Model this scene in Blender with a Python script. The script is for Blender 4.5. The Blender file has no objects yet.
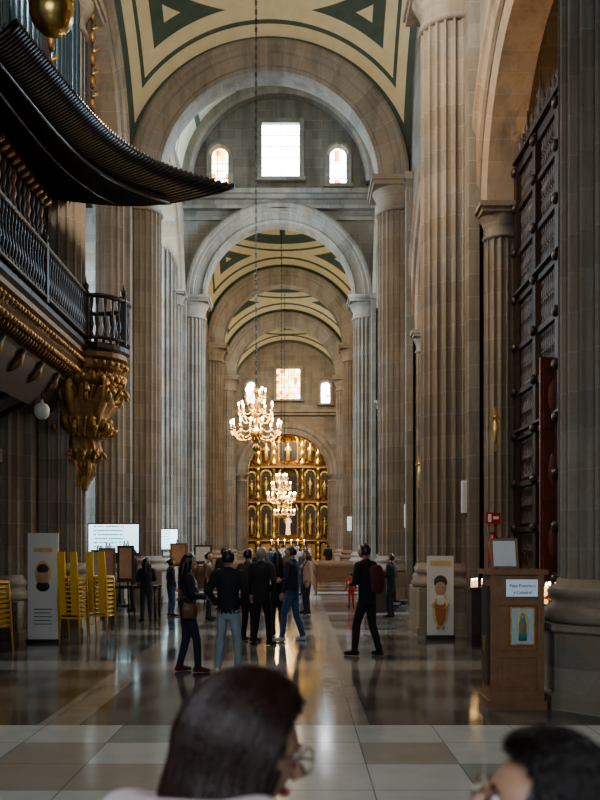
import bpy, math, random
from math import sin, cos, pi, sqrt, radians, atan2, asin, acos
from mathutils import Vector, Matrix, kdtree, noise
random.seed(7)
scene = bpy.context.scene
COL = scene.collection
H = 1.75
XC = -0.93
ZS = 12.65
try:
    scene.view_settings.look = 'AgX - Medium High Contrast'
    scene.view_settings.exposure = 0.3
except Exception as ex: print(ex)

# ------------------------------------------------------------------ node helpers
class E:
    def __init__(s, nt, v): s.nt = nt; s.v = v
    def op(s, o, *a):
        n = s.nt.nodes.new('ShaderNodeMath'); n.operation = o
        for i, q in enumerate((s,) + a):
            q = q.v if isinstance(q, E) else q
            if isinstance(q, (int, float)): n.inputs[i].default_value = q
            else: s.nt.links.new(q, n.inputs[i])
        return E(s.nt, n.outputs[0])
    def __add__(s, o): return s.op('ADD', o)
    def __sub__(s, o): return s.op('SUBTRACT', o)
    def __mul__(s, o): return s.op('MULTIPLY', o)
    def __truediv__(s, o): return s.op('DIVIDE', o)
    def lt(s, o): return s.op('LESS_THAN', o)
    def gt(s, o): return s.op('GREATER_THAN', o)
    def mx(s, o): return s.op('MAXIMUM', o)
    def mn(s, o): return s.op('MINIMUM', o)
    def ab(s): return s.op('ABSOLUTE')
    def fl(s): return s.op('FLOOR')
    def fr(s): return s.op('FRACT')
    def band(s, a, b): return s.gt(a) * s.lt(b)

def newmat(name):
    m = bpy.data.materials.new(name); m.use_nodes = True
    nt = m.node_tree; b = nt.nodes['Principled BSDF']
    return m, nt, b
def setc(sock, c): sock.default_value = (c[0], c[1], c[2], 1)
def coords(nt, kind='pos'):
    if kind == 'pos':
        g = nt.nodes.new('ShaderNodeNewGeometry'); out = g.outputs['Position']
    else:
        g = nt.nodes.new('ShaderNodeTexCoord'); out = g.outputs['Object']
    s = nt.nodes.new('ShaderNodeSeparateXYZ'); nt.links.new(out, s.inputs[0])
    return out, E(nt, s.outputs[0]), E(nt, s.outputs[1]), E(nt, s.outputs[2])
def comb(nt, x, y, z):
    c = nt.nodes.new('ShaderNodeCombineXYZ')
    for i, q in enumerate((x, y, z)): nt.links.new(q.v, c.inputs[i])
    return c.outputs[0]
def noise_n(nt, vec, scale, detail=4, rough=.55):
    n = nt.nodes.new('ShaderNodeTexNoise'); n.inputs['Scale'].default_value = scale
    n.inputs['Detail'].default_value = detail; n.inputs['Roughness'].default_value = rough
    if vec is not None: nt.links.new(vec, n.inputs['Vector'])
    return E(nt, n.outputs['Fac'])
def wnoise(nt, x, y=None, z=None):
    c = nt.nodes.new('ShaderNodeCombineXYZ')
    for i, q in enumerate((x, y, z)):
        if q is not None: nt.links.new(q.v, c.inputs[i])
    w = nt.nodes.new('ShaderNodeTexWhiteNoise'); w.noise_dimensions = '3D'
    nt.links.new(c.outputs[0], w.inputs['Vector'])
    return E(nt, w.outputs['Value'])
def mixc(nt, f, a, b):
    m = nt.nodes.new('ShaderNodeMix'); m.data_type = 'RGBA'
    A, B = [i for i in m.inputs if i.name == 'A' and i.type == 'RGBA'][0], [i for i in m.inputs if i.name == 'B' and i.type == 'RGBA'][0]
    if isinstance(f, E): nt.links.new(f.v, m.inputs[0])
    else: m.inputs[0].default_value = f
    for s, q in ((A, a), (B, b)):
        if isinstance(q, tuple): s.default_value = (q[0], q[1], q[2], 1)
        else: nt.links.new(q, s)
    return [o for o in m.outputs if o.type == 'RGBA'][0]
def bump(nt, b, h, strength=.3, dist=.02):
    n = nt.nodes.new('ShaderNodeBump'); n.inputs['Strength'].default_value = strength
    n.inputs['Distance'].default_value = dist
    nt.links.new(h.v, n.inputs['Height']); nt.links.new(n.outputs[0], b.inputs['Normal'])

def simple(name, c, rough=.6, metal=0, nscale=8, var=.25, bmp=.15, emis=None, es=0, coat=0):
    m, nt, b = newmat(name)
    vec, x, y, z = coords(nt, 'obj')
    n = noise_n(nt, vec, nscale)
    lo = tuple(v * (1 - var) for v in c); hi = tuple(min(1, v * (1 + var)) for v in c)
    nt.links.new(mixc(nt, n, lo, hi), b.inputs['Base Color'])
    b.inputs['Roughness'].default_value = rough; b.inputs['Metallic'].default_value = metal
    if bmp: bump(nt, b, noise_n(nt, vec, nscale * 3), bmp, .01)
    if emis:
        setc(b.inputs['Emission Color'], emis); b.inputs['Emission Strength'].default_value = es
    if coat: b.inputs['Coat Weight'].default_value = coat
    return m

def stone(name, mode, c, mortar=(.34, .315, .28), course=.42, blk=.85, var=.38, rad=3.6, ml=.6):
    m, nt, b = newmat(name)
    if mode in ('arch', 'archx'): vec, x, y, z = coords(nt, 'obj')
    else: vec, x, y, z = coords(nt, 'pos')
    if mode in ('arch', 'archx'):
        ang = z.op('ARCTAN2', x if mode == 'arch' else y) * rad
        q = ang / .52; cell = q.fl(); line = q.fr().lt(.05)
        rnd = wnoise(nt, cell)
    else:
        q = z / course; cz = q.fl(); line = q.fr().lt(.055)
        if mode == 'wall':
            sh = (cz * .5).fr()
            p = (x + y) / blk + sh
            line = line.mx(p.fr().lt(.028)); rnd = wnoise(nt, cz, p.fl())
        else:
            p = ((x * 1.3 + y * .7) / .9 + (cz * .37).fr()).fl()
            rnd = wnoise(nt, cz, p)
    n1 = noise_n(nt, vec, .8, 5); n2 = noise_n(nt, vec, 14, 6, .75)
    f = (rnd * .38 + n1 * .65 + n2 * .5 - .25)
    f = f.mx(0.0).mn(1.0)
    lo = tuple(v * (1 - var) for v in c); hi = tuple(v * (1 + var * 1.4) for v in c)
    cc = mixc(nt, f, lo, hi)
    warm = mixc(nt, noise_n(nt, vec, .5, 3).gt(.5) * .35, cc, (c[0]*1.12, c[1]*.92, c[2]*.70))
    cc = mixc(nt, line * (noise_n(nt, vec, 3) * ml * 1.6).mn(.8), warm, mortar)
    # soot and damp streaks running down the stone
    st = noise_n(nt, comb(nt, x * 2.2, y * 2.2, z * .22), 1.0, 6, .65)
    st = ((st - .48) * 4.0).mx(0.0).mn(1.0) * .55
    cc = mixc(nt, st, cc, (c[0]*.32, c[1]*.30, c[2]*.28))
    nt.links.new(cc, b.inputs['Base Color'])
    b.inputs['Roughness'].default_value = .85
    b.inputs['Specular IOR Level'].default_value = .2
    bump(nt, b, n2 - line * .5, .7, .018)
    return m

M_col = stone('stone_column', 'col', (.225, .190, .150), ml=.42)
M_wall = stone('stone_wall', 'wall', (.20, .175, .142), ml=.45)
M_arch = stone('stone_arch', 'arch', (.235, .205, .165), ml=.5)
M_archx = stone('stone_arch_side', 'archx', (.28, .215, .15), ml=.5)
M_trim = stone('stone_trim', 'wall', (.22, .195, .16), course=2, blk=.7)
M_dark = simple('dark_stone', (.06, .05, .042), .85, nscale=2)
M_wood = simple('dark_wood', (.028, .015, .009), .5, nscale=6, coat=.1)
M_wood2 = simple('oak_wood', (.20, .095, .04), .45, nscale=10, var=.45)
M_redwood = simple('red_wood', (.15, .032, .015), .5, nscale=6, var=.5)
M_gold = simple('gold_leaf', (.80, .52, .18), .34, .85, nscale=16, var=.5, bmp=.8)
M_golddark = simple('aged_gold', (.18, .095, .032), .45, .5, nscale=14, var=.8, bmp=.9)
M_goldmid = simple('worn_gilding', (.40, .23, .075), .42, .7, nscale=18, var=.8, bmp=.9)
M_brass = simple('brass', (.55, .36, .13), .3, 1, nscale=10)
M_iron = simple('iron_black', (.010, .010, .011), .4, .4)
M_pipe = simple('organ_pipe_metal', (.10, .15, .20), .3, .9, nscale=5)
M_white = simple('white_paint', (.75, .75, .72), .5, var=.05, bmp=0)
M_paper = simple('paper_white', (.58, .56, .52), .7, var=.06, bmp=0)
M_black = simple('black_plastic', (.015, .015, .015), .4, bmp=0)
M_yellow = simple('yellow_plastic', (.66, .39, .05), .4, var=.1, bmp=0)
M_red = simple('red_enamel', (.5, .02, .015), .3, var=.1, bmp=0)
M_flame = simple('candle_bulb', (1, .7, .35), .5, emis=(1, .62, .25), es=40, bmp=0)
M_cand = simple('candle_wax', (.8, .7, .5), .5, bmp=0, emis=(1, .6, .3), es=1.0)
M_paint = simple('oil_painting', (.05, .03, .02), .35, nscale=3, var=.9)
M_flower = simple('flowers_orange', (.6, .2, .05), .6, nscale=20, var=.6)
M_choc = simple('relief_wood', (.045, .026, .016), .55, nscale=7, bmp=.5)

def vaultmat(name, a, b_, R):
    m, nt, b = newmat(name)
    vec, x, y, z = coords(nt, 'obj')
    ax = (x.ab() / R).mn(1.0).op('ARCSINE'); ay = (y.ab() / R).mn(1.0).op('ARCSINE')
    ex = (ax * -1 + asin(a / R)) * R; ey = (ay * -1 + asin(b_ / R)) * R
    e = ex.mn(ey)
    T = (z / R).mn(1.0).mx(-1.0).op('ARCCOSINE') * R
    g = e.lt(.26)
    for lo, hi in ((0, .45), (.95, 1.15), (1.75, 2.0), (3.05, 3.65)):
        g = g.mx(T.band(lo, hi))
    ang = y.op('ARCTAN2', x) / (pi / 4)
    rr = ((ang + .5).fr() - .5).ab()
    g = g.mx((rr * T).lt(.20) * T.band(1.9, 3.2))
    q = (e - .26).mn(T - 3.65)
    g = g.mx(q.band(.34, .46) )
    g = g.mx(q.band(.85, 1.25))
    n = noise_n(nt, vec, 2.5)
    cream = mixc(nt, n, (.55, .44, .25), (.74, .63, .40))
    green = mixc(nt, n, (.050, .072, .052), (.10, .125, .09))
    nt.links.new(mixc(nt, g, cream, green), b.inputs['Base Color'])
    b.inputs['Roughness'].default_value = .85
    return m
def barrelmat(name, r):
    m, nt, b = newmat(name)
    vec, x, y, z = coords(nt, 'obj')
    s = (x / r).mn(1.0).mx(-1.0).op('ARCSINE') * r
    sa = s.ab()
    p = ((y / 3.1).fr() - .5).ab() * 3.1
    e = (p * -1 + 1.55)
    g = e.lt(.24).mx(e.band(.55, .68))
    g = g.mx(sa.band(1.7, 1.95)).mx(sa.band(4.0, 4.3))
    n = noise_n(nt, vec, 2.5)
    cream = mixc(nt, n, (.52, .47, .31), (.70, .65, .47))
    green = mixc(nt, n, (.07, .09, .07), (.12, .14, .11))
    nt.links.new(mixc(nt, g, cream, green), b.inputs['Base Color'])
    b.inputs['Roughness'].default_value = .85
    return m

def floormat():
    m, nt, b = newmat('marble_floor')
    vec, x, y, z = coords(nt, 'pos')
    s = .74
    u = x / s + .3; v = (y - 8.42) / s
    r1 = wnoise(nt, u.fl(), v.fl())
    chk = ((u.fl() + v.fl()) * .5).fr().gt(.25)
    n = noise_n(nt, vec, 3, 8, .65); n2 = noise_n(nt, vec, 1.1, 4)
    near = y.lt(8.42)
    lightA = mixc(nt, n, (.44, .46, .45), (.68, .69, .66))
    lightB = mixc(nt, n, (.22, .26, .245), (.40, .44, .41))
    tan = mixc(nt, n, (.32, .29, .24), (.46, .43, .37))
    la = mixc(nt, chk, lightA, lightB)
    la = mixc(nt, r1.gt(.84), la, tan)
    la = mixc(nt, r1.lt(.35), la, lightA)
    darkA = mixc(nt, n, (.046, .041, .037), (.105, .095, .085))
    darkB = mixc(nt, n, (.085, .078, .069), (.19, .172, .152))
    da = mixc(nt, chk, darkA, darkB)
    bb = ((y - 8.42) / 4.6).fr().gt(.80)
    xb = ((x - XC).ab()).band(1.2, 1.6)
    da = mixc(nt, bb.mx(xb) * .8, da, mixc(nt, n, (.22, .21, .18), (.40, .37, .33)))
    c = mixc(nt, near, da, la)
    line = u.fr().lt(.014).mx(v.fr().lt(.014))
    c = mixc(nt, line * .6, c, (.05, .045, .04))
    nt.links.new(c, b.inputs['Base Color'])
    ro = n2 * .13 + .05 + r1 * .04
    nt.links.new(ro.v, b.inputs['Roughness'])
    b.inputs['Specular IOR Level'].default_value = .7
    bump(nt, b, noise_n(nt, vec, 4, 2), .02, .01)
    return m
M_floor = floormat()

def winmat(name, stained, strength):
    m, nt, b = newmat(name)
    vec, x, y, z = coords(nt, 'pos')
    setc(b.inputs['Base Color'], (.1, .1, .1))
    if stained:
        u = (x / .22).fl(); v = (z / .26).fl()
        r = wnoise(nt, u, v)
        c = mixc(nt, r.gt(stained), (.80, .90, 1), (1, .62, .12))
        c = mixc(nt, r.gt(.93), c, (.5, .12, .03))
    else:
        c = mixc(nt, noise_n(nt, vec, 2), (.60, .80, 1), (.85, .94, 1))
    nt.links.new(c, b.inputs['Emission Color']); b.inputs['Emission Strength'].default_value = strength
    return m

# ------------------------------------------------------------------ mesh builder
class MB:
    def __init__(s): s.v = []; s.f = []; s.mi = []; s.sm = []; s.mats = []
    def mid(s, m):
        if m not in s.mats: s.mats.append(m)
        return s.mats.index(m)
    def add(s, vs, fs, m, smooth=False, M=None):
        o = len(s.v)
        if M is not None: vs = [M @ Vector(v) for v in vs]
        s.v.extend([tuple(v) for v in vs])
        k = s.mid(m) if not isinstance(m, list) else None
        for i, f in enumerate(fs):
            s.f.append(tuple(o + j for j in f)); s.mi.append(k if k is not None else s.mid(m[i])); s.sm.append(smooth)
    def box(s, x0, x1, y0, y1, z0, z1, m, M=None):
        vs = [(x0,y0,z0),(x1,y0,z0),(x1,y1,z0),(x0,y1,z0),(x0,y0,z1),(x1,y0,z1),(x1,y1,z1),(x0,y1,z1)]
        s.add(vs, [(0,3,2,1),(4,5,6,7),(0,1,5,4),(1,2,6,5),(2,3,7,6),(3,0,4,7)], m, False, M)
    def lathe(s, prof, c, m, seg=24, smooth=True, a0=0, a1=2*pi, rf=None, M=None):
        vs = []; full = abs(a1 - a0 - 2*pi) < 1e-6
        n = seg if full else seg + 1
        for r, z in prof:
            for i in range(n):
                a = a0 + (a1 - a0) * i / seg
                rr = r * (rf(a, z) if rf else 1)
                vs.append((c[0] + rr*cos(a), c[1] + rr*sin(a), c[2] + z))
        fs = []
        for j in range(len(prof) - 1):
            for i in range(seg):
                i2 = (i + 1) % n
                fs.append((j*n+i, j*n+i2, (j+1)*n+i2, (j+1)*n+i))
        if full:
            fs.append(tuple(range(n))[::-1]); fs.append(tuple((len(prof)-1)*n + i for i in range(n)))
        s.add(vs, fs, m, smooth, M)
    def tube(s, pts, rad, m, seg=6, smooth=True, flat=1.0, right=None, M=None, cap=True):
        pts = [Vector(p) for p in pts]
        if not hasattr(rad, '__len__'): rad = [rad] * len(pts)
        vs = []; prev = Vector(right) if right else None
        for i, p in enumerate(pts):
            t = (pts[min(i+1, len(pts)-1)] - pts[max(i-1, 0)])
            t = t.normalized() if t.length > 1e-9 else Vector((0,0,1))
            if prev is None:
                prev = t.cross(Vector((0,0,1)))
                if prev.length < .1: prev = Vector((1,0,0))
            r = prev - t * prev.dot(t)
            r = r.normalized() if r.length > 1e-6 else Vector((1,0,0))
            u = t.cross(r); prev = r
            R = rad[i]; rx, ry = (R if hasattr(R, '__len__') else (R, R*flat))
            for k in range(seg):
                a = 2*pi*k/seg
                vs.append(p + r*rx*cos(a) + u*ry*sin(a))
        fs = []
        for j in range(len(pts)-1):
            for k in range(seg):
                k2 = (k+1) % seg
                fs.append((j*seg+k, j*seg+k2, (j+1)*seg+k2, (j+1)*seg+k))
        if cap:
            fs.append(tuple(range(seg))[::-1]); fs.append(tuple((len(pts)-1)*seg+k for k in range(seg)))
        s.add(vs, fs, m, smooth, M)
    def sph(s, c, r, m, seg=12, rings=8, M=None):
        if not hasattr(r, '__len__'): r = (r, r, r)
        vs = [(c[0], c[1], c[2]-r[2])]
        for j in range(1, rings):
            ph = -pi/2 + pi*j/rings
            for i in range(seg):
                a = 2*pi*i/seg
                vs.append((c[0]+r[0]*cos(ph)*cos(a), c[1]+r[1]*cos(ph)*sin(a), c[2]+r[2]*sin(ph)))
        vs.append((c[0], c[1], c[2]+r[2])); fs = []
        for i in range(seg): fs.append((0, 1+(i+1)%seg, 1+i))
        for j in range(rings-2):
            for i in range(seg):
                i2 = (i+1)%seg; fs.append((1+j*seg+i, 1+j*seg+i2, 1+(j+1)*seg+i2, 1+(j+1)*seg+i))
        L = len(vs)-1; b = 1+(rings-2)*seg
        for i in range(seg): fs.append((b+i, b+(i+1)%seg, L))
        s.add(vs, fs, m, True, M)
    def arc(s, f, prof, m, seg=48, a0=0, a1=pi, smooth=False):
        n = len(prof); vs = []; fs = []
        for i in range(seg+1):
            a = a0 + (a1-a0)*i/seg
            for r, w in prof: vs.append(f(r*cos(a), r*sin(a), w))
        for i in range(seg):
            for k in range(n):
                k2 = (k+1) % n
                fs.append((i*n+k, i*n+k2, (i+1)*n+k2, (i+1)*n+k))
        fs.append(tuple(range(n))); fs.append(tuple(seg*n+k for k in range(n))[::-1])
        s.add(vs, fs, m, smooth)
    def archwall(s, f, hw0, hw1, z0, ztop, r, zs, w0, w1, m, seg=40, tc=0):
        for (a, b) in ((-hw0, tc-r), (tc+r, hw1)):
            if b - a > 1e-3:
                vs = [f(a,z0,w0),f(b,z0,w0),f(b,zs,w0),f(a,zs,w0),f(a,z0,w1),f(b,z0,w1),f(b,zs,w1),f(a,zs,w1)]
                s.add(vs, [(0,1,2,3),(7,6,5,4),(0,4,5,1),(1,5,6,2),(2,6,7,3),(3,7,4,0)], m)
        pts = [(tc + r*cos(pi - pi*i/seg), zs + r*sin(pi*i/seg)) for i in range(seg+1)]
        low = [(-hw0, zs)] + pts + [(hw1, zs)]
        vs = []
        for t, z in low:
            vs += [f(t,z,w0), f(t,ztop,w0), f(t,z,w1), f(t,ztop,w1)]
        fs = []
        for i in range(len(low)-1):
            a = 4*i; b = a+4
            fs += [(a,b,b+1,a+1),(b+2,a+2,a+3,b+3),(a,a+2,b+2,b),(a+1,b+1,b+3,a+3)]
        s.add(vs, fs, m)
    def obj(s, name, loc=(0,0,0), parent=None, fixn=True):
        me = bpy.data.meshes.new(name)
        L = Vector(loc)
        me.from_pydata([tuple(Vector(v) - L) for v in s.v], [], s.f)
        for m in s.mats: me.materials.append(m)
        me.polygons.foreach_set('material_index', s.mi)
        me.polygons.foreach_set('use_smooth', s.sm)
        if fixn:
            import bmesh
            bm = bmesh.new(); bm.from_mesh(me); bmesh.ops.recalc_face_normals(bm, faces=bm.faces); bm.to_mesh(me); bm.free()
        me.update()
        o = bpy.data.objects.new(name, me); o.location = L; COL.objects.link(o)
        if parent: o.parent = parent
        return o

def text_into(body, size, M, mat, parent=None, name='lettering'):
    c = bpy.data.curves.new(name, 'FONT'); c.body = body; c.size = size; c.align_x = 'CENTER'
    c.extrude = .001
    c.materials.append(mat)
    o = bpy.data.objects.new(name, c); COL.objects.link(o)
    o.matrix_world = M
    if parent:
        o.parent = parent; o.matrix_parent_inverse = Matrix.Translation(parent.location).inverted()
    return o
def facing(x, y, z, ang=0):
    return Matrix.Translation((x, y, z)) @ Matrix.Rotation(ang, 4, 'Z') @ Matrix.Rotation(pi/2, 4, 'X')

# ------------------------------------------------------------------ camera
cam = bpy.data.cameras.new('camera'); co = bpy.data.objects.new('camera', cam); COL.objects.link(co)
co.location = (0, 0, H); co.rotation_euler = (pi/2, 0, 0)
cam.sensor_width = 36; cam.lens = 39.4; cam.shift_y = 0.179
cam.dof.use_dof = True; cam.dof.focus_distance = 15; cam.dof.aperture_fstop = 3.6
scene.camera = co

# ------------------------------------------------------------------ columns / piers
def flute(n, depth):
    def f(a, z):
        t = (a / (2*pi) * n) % 1.0
        if t < .2: return 1
        q = (t-.2)/.8
        return 1 - depth * sqrt(max(0, 1-(2*q-1)**2))
    return f
def column(mb, x, y, r, ztop, base=True, plinth=.9, seg_f=22, capz=.95, oct_=False, m=M_col):
    g = 1.0 if r > .5 else .55
    if base:
        p = r + .17*g
        if oct_:
            a0 = pi/8
            mb.lathe([(p*1.12, 0), (p*1.12, .14), (p*1.07, .18), (p*1.07, plinth-.1), (p*1.12, plinth-.07), (p*1.12, plinth)], (x, y, 0), m, 8, False, a0, a0+2*pi)
        else:
            mb.box(x-p, x+p, y-p, y+p, 0, .16, m); mb.box(x-p+.04, x+p-.04, y-p+.04, y+p-.04, .16, plinth, m)
        b = plinth
        mb.lathe([(r+.15*g, b), (r+.18*g, b+.05), (r+.18*g, b+.11), (r+.13*g, b+.16), (r+.08*g, b+.19), (r+.07*g, b+.25), (r+.10*g, b+.28), (r+.12*g, b+.33), (r+.08*g, b+.38), (r+.03*g, b+.41), (r, b+.47)], (x, y, 0), m, 40)
        z0 = b + .45
    else: z0 = 0
    zc = ztop - capz
    mb.lathe([(r, z0), (r, zc)], (x, y, 0), m, seg_f*10, False, rf=flute(seg_f, .125 if r > .5 else .15))
    k = capz/.95
    mb.lathe([(r*.97, zc), (r+.06*g, zc+.02), (r+.06*g, zc+.08*k), (r, zc+.12*k), (r, zc+.38*k), (r+.04*g, zc+.42*k), (r+.04*g, zc+.46*k), (r+.14*g, zc+.62*k), (r+.17*g, zc+.68*k)], (x, y, 0), m, 40)
    q = r + .2*g
    mb.box(x-q, x+q, y-q, y+q, zc+.68*k, zc+.80*k, m); mb.box(x-q-.05, x+q+.05, y-q-.05, y+q+.05, zc+.80*k, ztop, m)

PIERS = [-1.2, 9.55, 17.2, 26.7, 39.2, 48.4, 57.6]
def pier(side, y):
    mb = MB()
    cx = XC + side*3.93
    r = .63
    if y == 9.55 and side > 0: cx = 3.47
    column(mb, cx, y, r, ZS, oct_=(y < 12 and side > 0))
    xa, xb = XC + side*4.05, XC + side*5.0
    if y == 9.55 and side > 0: xa, xb = 3.6, 4.15
    x0, x1 = min(xa, xb), max(xa, xb)
    mb.box(x0, x1, y-1.0, y+1.0, 0, ZS, M_wall)
    mb.box(x0-.05, x1+.05, y-1.06, y+1.06, ZS-.22, ZS, M_trim)
    sx = XC + side*4.62
    if side < 0: zt = ZS; rr = .45
    else: zt = 7.9; rr = .30
    ys = [y-1.05, y+1.05]
    if y == 9.55 and side > 0: ys = [y+1.05]; sx = 3.95
    for yy in ys: column(mb, sx, yy, rr, zt, seg_f=14, capz=.6, plinth=.7)
    return mb.obj('fluted_pier', (cx, y, 0))
for y in PIERS:
    for sd in (-1, 1):
        pier(sd, y)
for sd in (-1, 1):
    mb = MB(); column(mb, XC+sd*5.0, 37.9, .66, 17.0, capz=1.0)
    mb.obj('giant_column', (XC+sd*5.0, 37.9, 0))

def transverse(mb, y, th=.55):
    f = lambda t, z, w: (XC+t, y+w, ZS+z)
    ri, ro = 3.28, 4.2
    prof = [(ri, -th+.12), (ri, th-.12), (ri+.12, th-.12), (ri+.12, th), (ro, th), (ro, -th), (ro-.1, -th-.06), (ro-.22, -th-.06), (ro-.26, -th), (ri+.52, -th), (ri+.48, -th+.07), (ri+.14, -th+.07), (ri+.12, -th+.12)]
    mb.arc(f, prof, M_arch, 64)
for i, y in enumerate(PIERS[1:]):
    mb = MB(); transverse(mb, y); mb.obj('masonry_%d' % (20+i), (XC, y, ZS))  # these objects are the transverse arches themselves

def sidewall(side, y0, y1, name, z_s, ztop=23):
    mb = MB(); yc = (y0+y1)/2; hw = (y1-y0)/2; r = hw - 1.0
    f = lambda t, z, w: (XC+side*w, yc+t, z)
    mb.archwall(f, hw, hw, 0, ztop, r, z_s, 4.25, 5.0, M_wall)
    g = lambda t, z, w: (XC+side*w, yc+t, z_s+z)
    prof = [(r-.32, 4.32), (r-.32, 4.95), (r+.02, 4.95), (r+.5, 4.22), (r+.5, 4.12), (r+.38, 4.12), (r+.34, 4.18), (r+.05, 4.2), (r+.02, 4.27)]
    mb.arc(g, prof, M_archx, 48)
    return mb.obj(name, (XC+side*4.6, yc, z_s))
bays = [(-1.2, 9.55), (9.55, 17.2), (17.2, 26.7), (26.7, 39.2), (39.2, 48.4), (48.4, 57.6), (57.6, 66.2)]
for i, (a, b) in enumerate(bays):
    for sd, nm in ((-1, 'left'), (1, 'right')):
        tr = (i == 3)
        zs = 12.65 if (sd < 0 or tr) else 7.9
        if tr: zs = 12.0
        sidewall(sd, a, b, 'wall_%s' % nm if i == 0 else 'wall_%s.%03d' % (nm, i), zs)

def sail(y0, y1, nm):
    a = 4.27; b = (y1-y0)/2; R = sqrt(a*a+b*b); yc = (y0+y1)/2
    m = vaultmat('vault_plaster', a, b, R)
    n = 72; vs = []; fs = []
    for j in range(n+1):
        for i in range(n+1):
            x = a*sin((2*i/n-1)*pi/2); y = b*sin((2*j/n-1)*pi/2)
            vs.append((XC+x, yc+y, ZS+sqrt(max(0, R*R-x*x-y*y))))
    for j in range(n):
        for i in range(n):
            k = j*(n+1)+i; fs.append((k, k+1, k+n+2, k+n+1))
    mb = MB(); mb.add(vs, fs, m, True)
    return mb.obj(nm, (XC, yc, ZS))
for k, i in enumerate((1, 2, 4, 5, 6)):
    sail(bays[i][0], bays[i][1], 'vault_ceiling' if k == 0 else 'vault_ceiling.%03d' % k)
rb = 4.27; ZL = 17.7
mb = MB(); n = 48; vs = []; fs = []
for j in range(9):
    for i in range(n+1):
        a = pi*i/n; vs.append((XC+rb*cos(a), 27+12.2*j/8, ZL+rb*sin(a)))
for j in range(8):
    for i in range(n): k = j*(n+1)+i; fs.append((k, k+1, k+n+2, k+n+1))
mb.add(vs, fs, barrelmat('barrel_plaster', rb), True)
mb.obj('vault_ceiling.010', (XC, 33, ZL))
mb = MB(); mb.archwall(lambda t, z, w: (XC+t, 27.2+w, z), 6, 6, ZS, 23, 4.2, ZS+.01, -.25, .25, M_wall); mb.obj('wall_crossing')

def frame_win(mb, x, y, z0, z1, w, arched, pane, depth=.28, fw=.22, bars=(3, 4)):
    hw = w/2
    zt = z1 - (hw if arched else 0)
    f = lambda t, z, ww: (x+t, y+ww, zt+z)
    if arched:
        n = 16; vs = [(x-hw, y-.04, z0), (x+hw, y-.04, z0)] + [(x+hw*cos(pi*i/n), y-.04, zt+hw*sin(pi*i/n)) for i in range(n+1)]
        mb.add(vs, [tuple(range(len(vs)))], pane)
        mb.arc(f, [(hw, -depth*.4), (hw, -.0), (hw+fw, 0), (hw+fw, -depth), (hw+fw*.5, -depth)], M_arch, 24)
    else:
        vs = [(x-hw, y-.04, z0), (x+hw, y-.04, z0), (x+hw, y-.04, z1), (x-hw, y-.04, z1)]
        mb.add(vs, [(0,1,2,3)], pane)
        mb.box(x-hw-fw, x+hw+fw, y-depth, y, z1, z1+fw, M_trim)
    for sg in (-1, 1):
        a, b = sorted((x+sg*hw, x+sg*(hw+fw))); mb.box(a, b, y-depth, y, z0, zt, M_trim)
    mb.box(x-hw-fw-.06, x+hw+fw+.06, y-depth-.1, y, z0-.16, z0, M_trim)
    for i in range(1, bars[0]): t = x-hw+w*i/bars[0]; mb.box(t-.012, t+.012, y-.09, y-.05, z0, zt+(hw*.7 if arched else 0), M_iron)
    for i in range(1, bars[1]): t = z0+(zt-z0)*i/bars[1]; mb.box(x-hw, x+hw, y-.09, y-.05, t-.012, t+.012, M_iron)

yw = 39.0
mb = MB()
mb.archwall(lambda t, z, w: (XC+t, yw+w, z), 9, 9, ZS, 23, 3.35, ZS+.01, 0, .7, M_wall)
mb.box(XC-9, XC-3.4, yw, yw+.7, 0, ZS, M_wall); mb.box(XC+3.4, XC+9, yw, yw+.7, 0, ZS, M_wall)
mb.obj('wall_lunette')
mb = MB()
for (o, h0, h1) in ((.35, 16.55, 16.7), (.22, 16.7, 16.95), (.5, 16.95, 17.1), (.7, 17.1, 17.3)):
    mb.box(XC-4.4, XC+4.4, yw-o, yw, h0, h1, M_trim)
mb.box(XC-4.4, XC+4.4, yw-.15, yw, 16.1, 16.25, M_trim)
mb.obj('masonry_1')
mb = MB(); f = lambda t, z, w: (XC+t, yw+w, ZS+z)
mb.arc(f, [(3.25, -.35), (3.25, 0), (4.0, 0), (4.0, -.2), (3.85, -.3), (3.7, -.3), (3.65, -.2), (3.4, -.2), (3.38, -.35)], M_arch, 56)
mb.obj('masonry_3', (XC, yw, ZS))
mb = MB(); f = lambda t, z, w: (XC+t, yw+w, ZL+z)
mb.arc(f, [(3.85, -.5), (3.85, 0), (4.3, 0), (4.3, -.6), (3.98, -.6)], M_arch, 56)
mb.obj('masonry_4', (XC, yw, ZL))
W1 = winmat('window_daylight', 0, 14); W2 = winmat('window_stained', .55, 8); W3 = winmat('window_stained_amber', .35, 5); W4 = winmat('window_small', .95, 12)
mb = MB(); frame_win(mb, XC+.07, yw, 17.95, 20.35, 1.66, False, W1, bars=(4, 5)); mb.obj('window_1', (XC, yw, 18))
mb = MB(); frame_win(mb, XC-2.62, yw, 17.65, 19.3, .72, True, W2); mb.obj('window_2', (XC-2.6, yw, 18))
mb = MB(); frame_win(mb, XC+2.62, yw, 17.65, 19.3, .72, True, W4); mb.obj('window_3', (XC+2.6, yw, 18))

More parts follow.
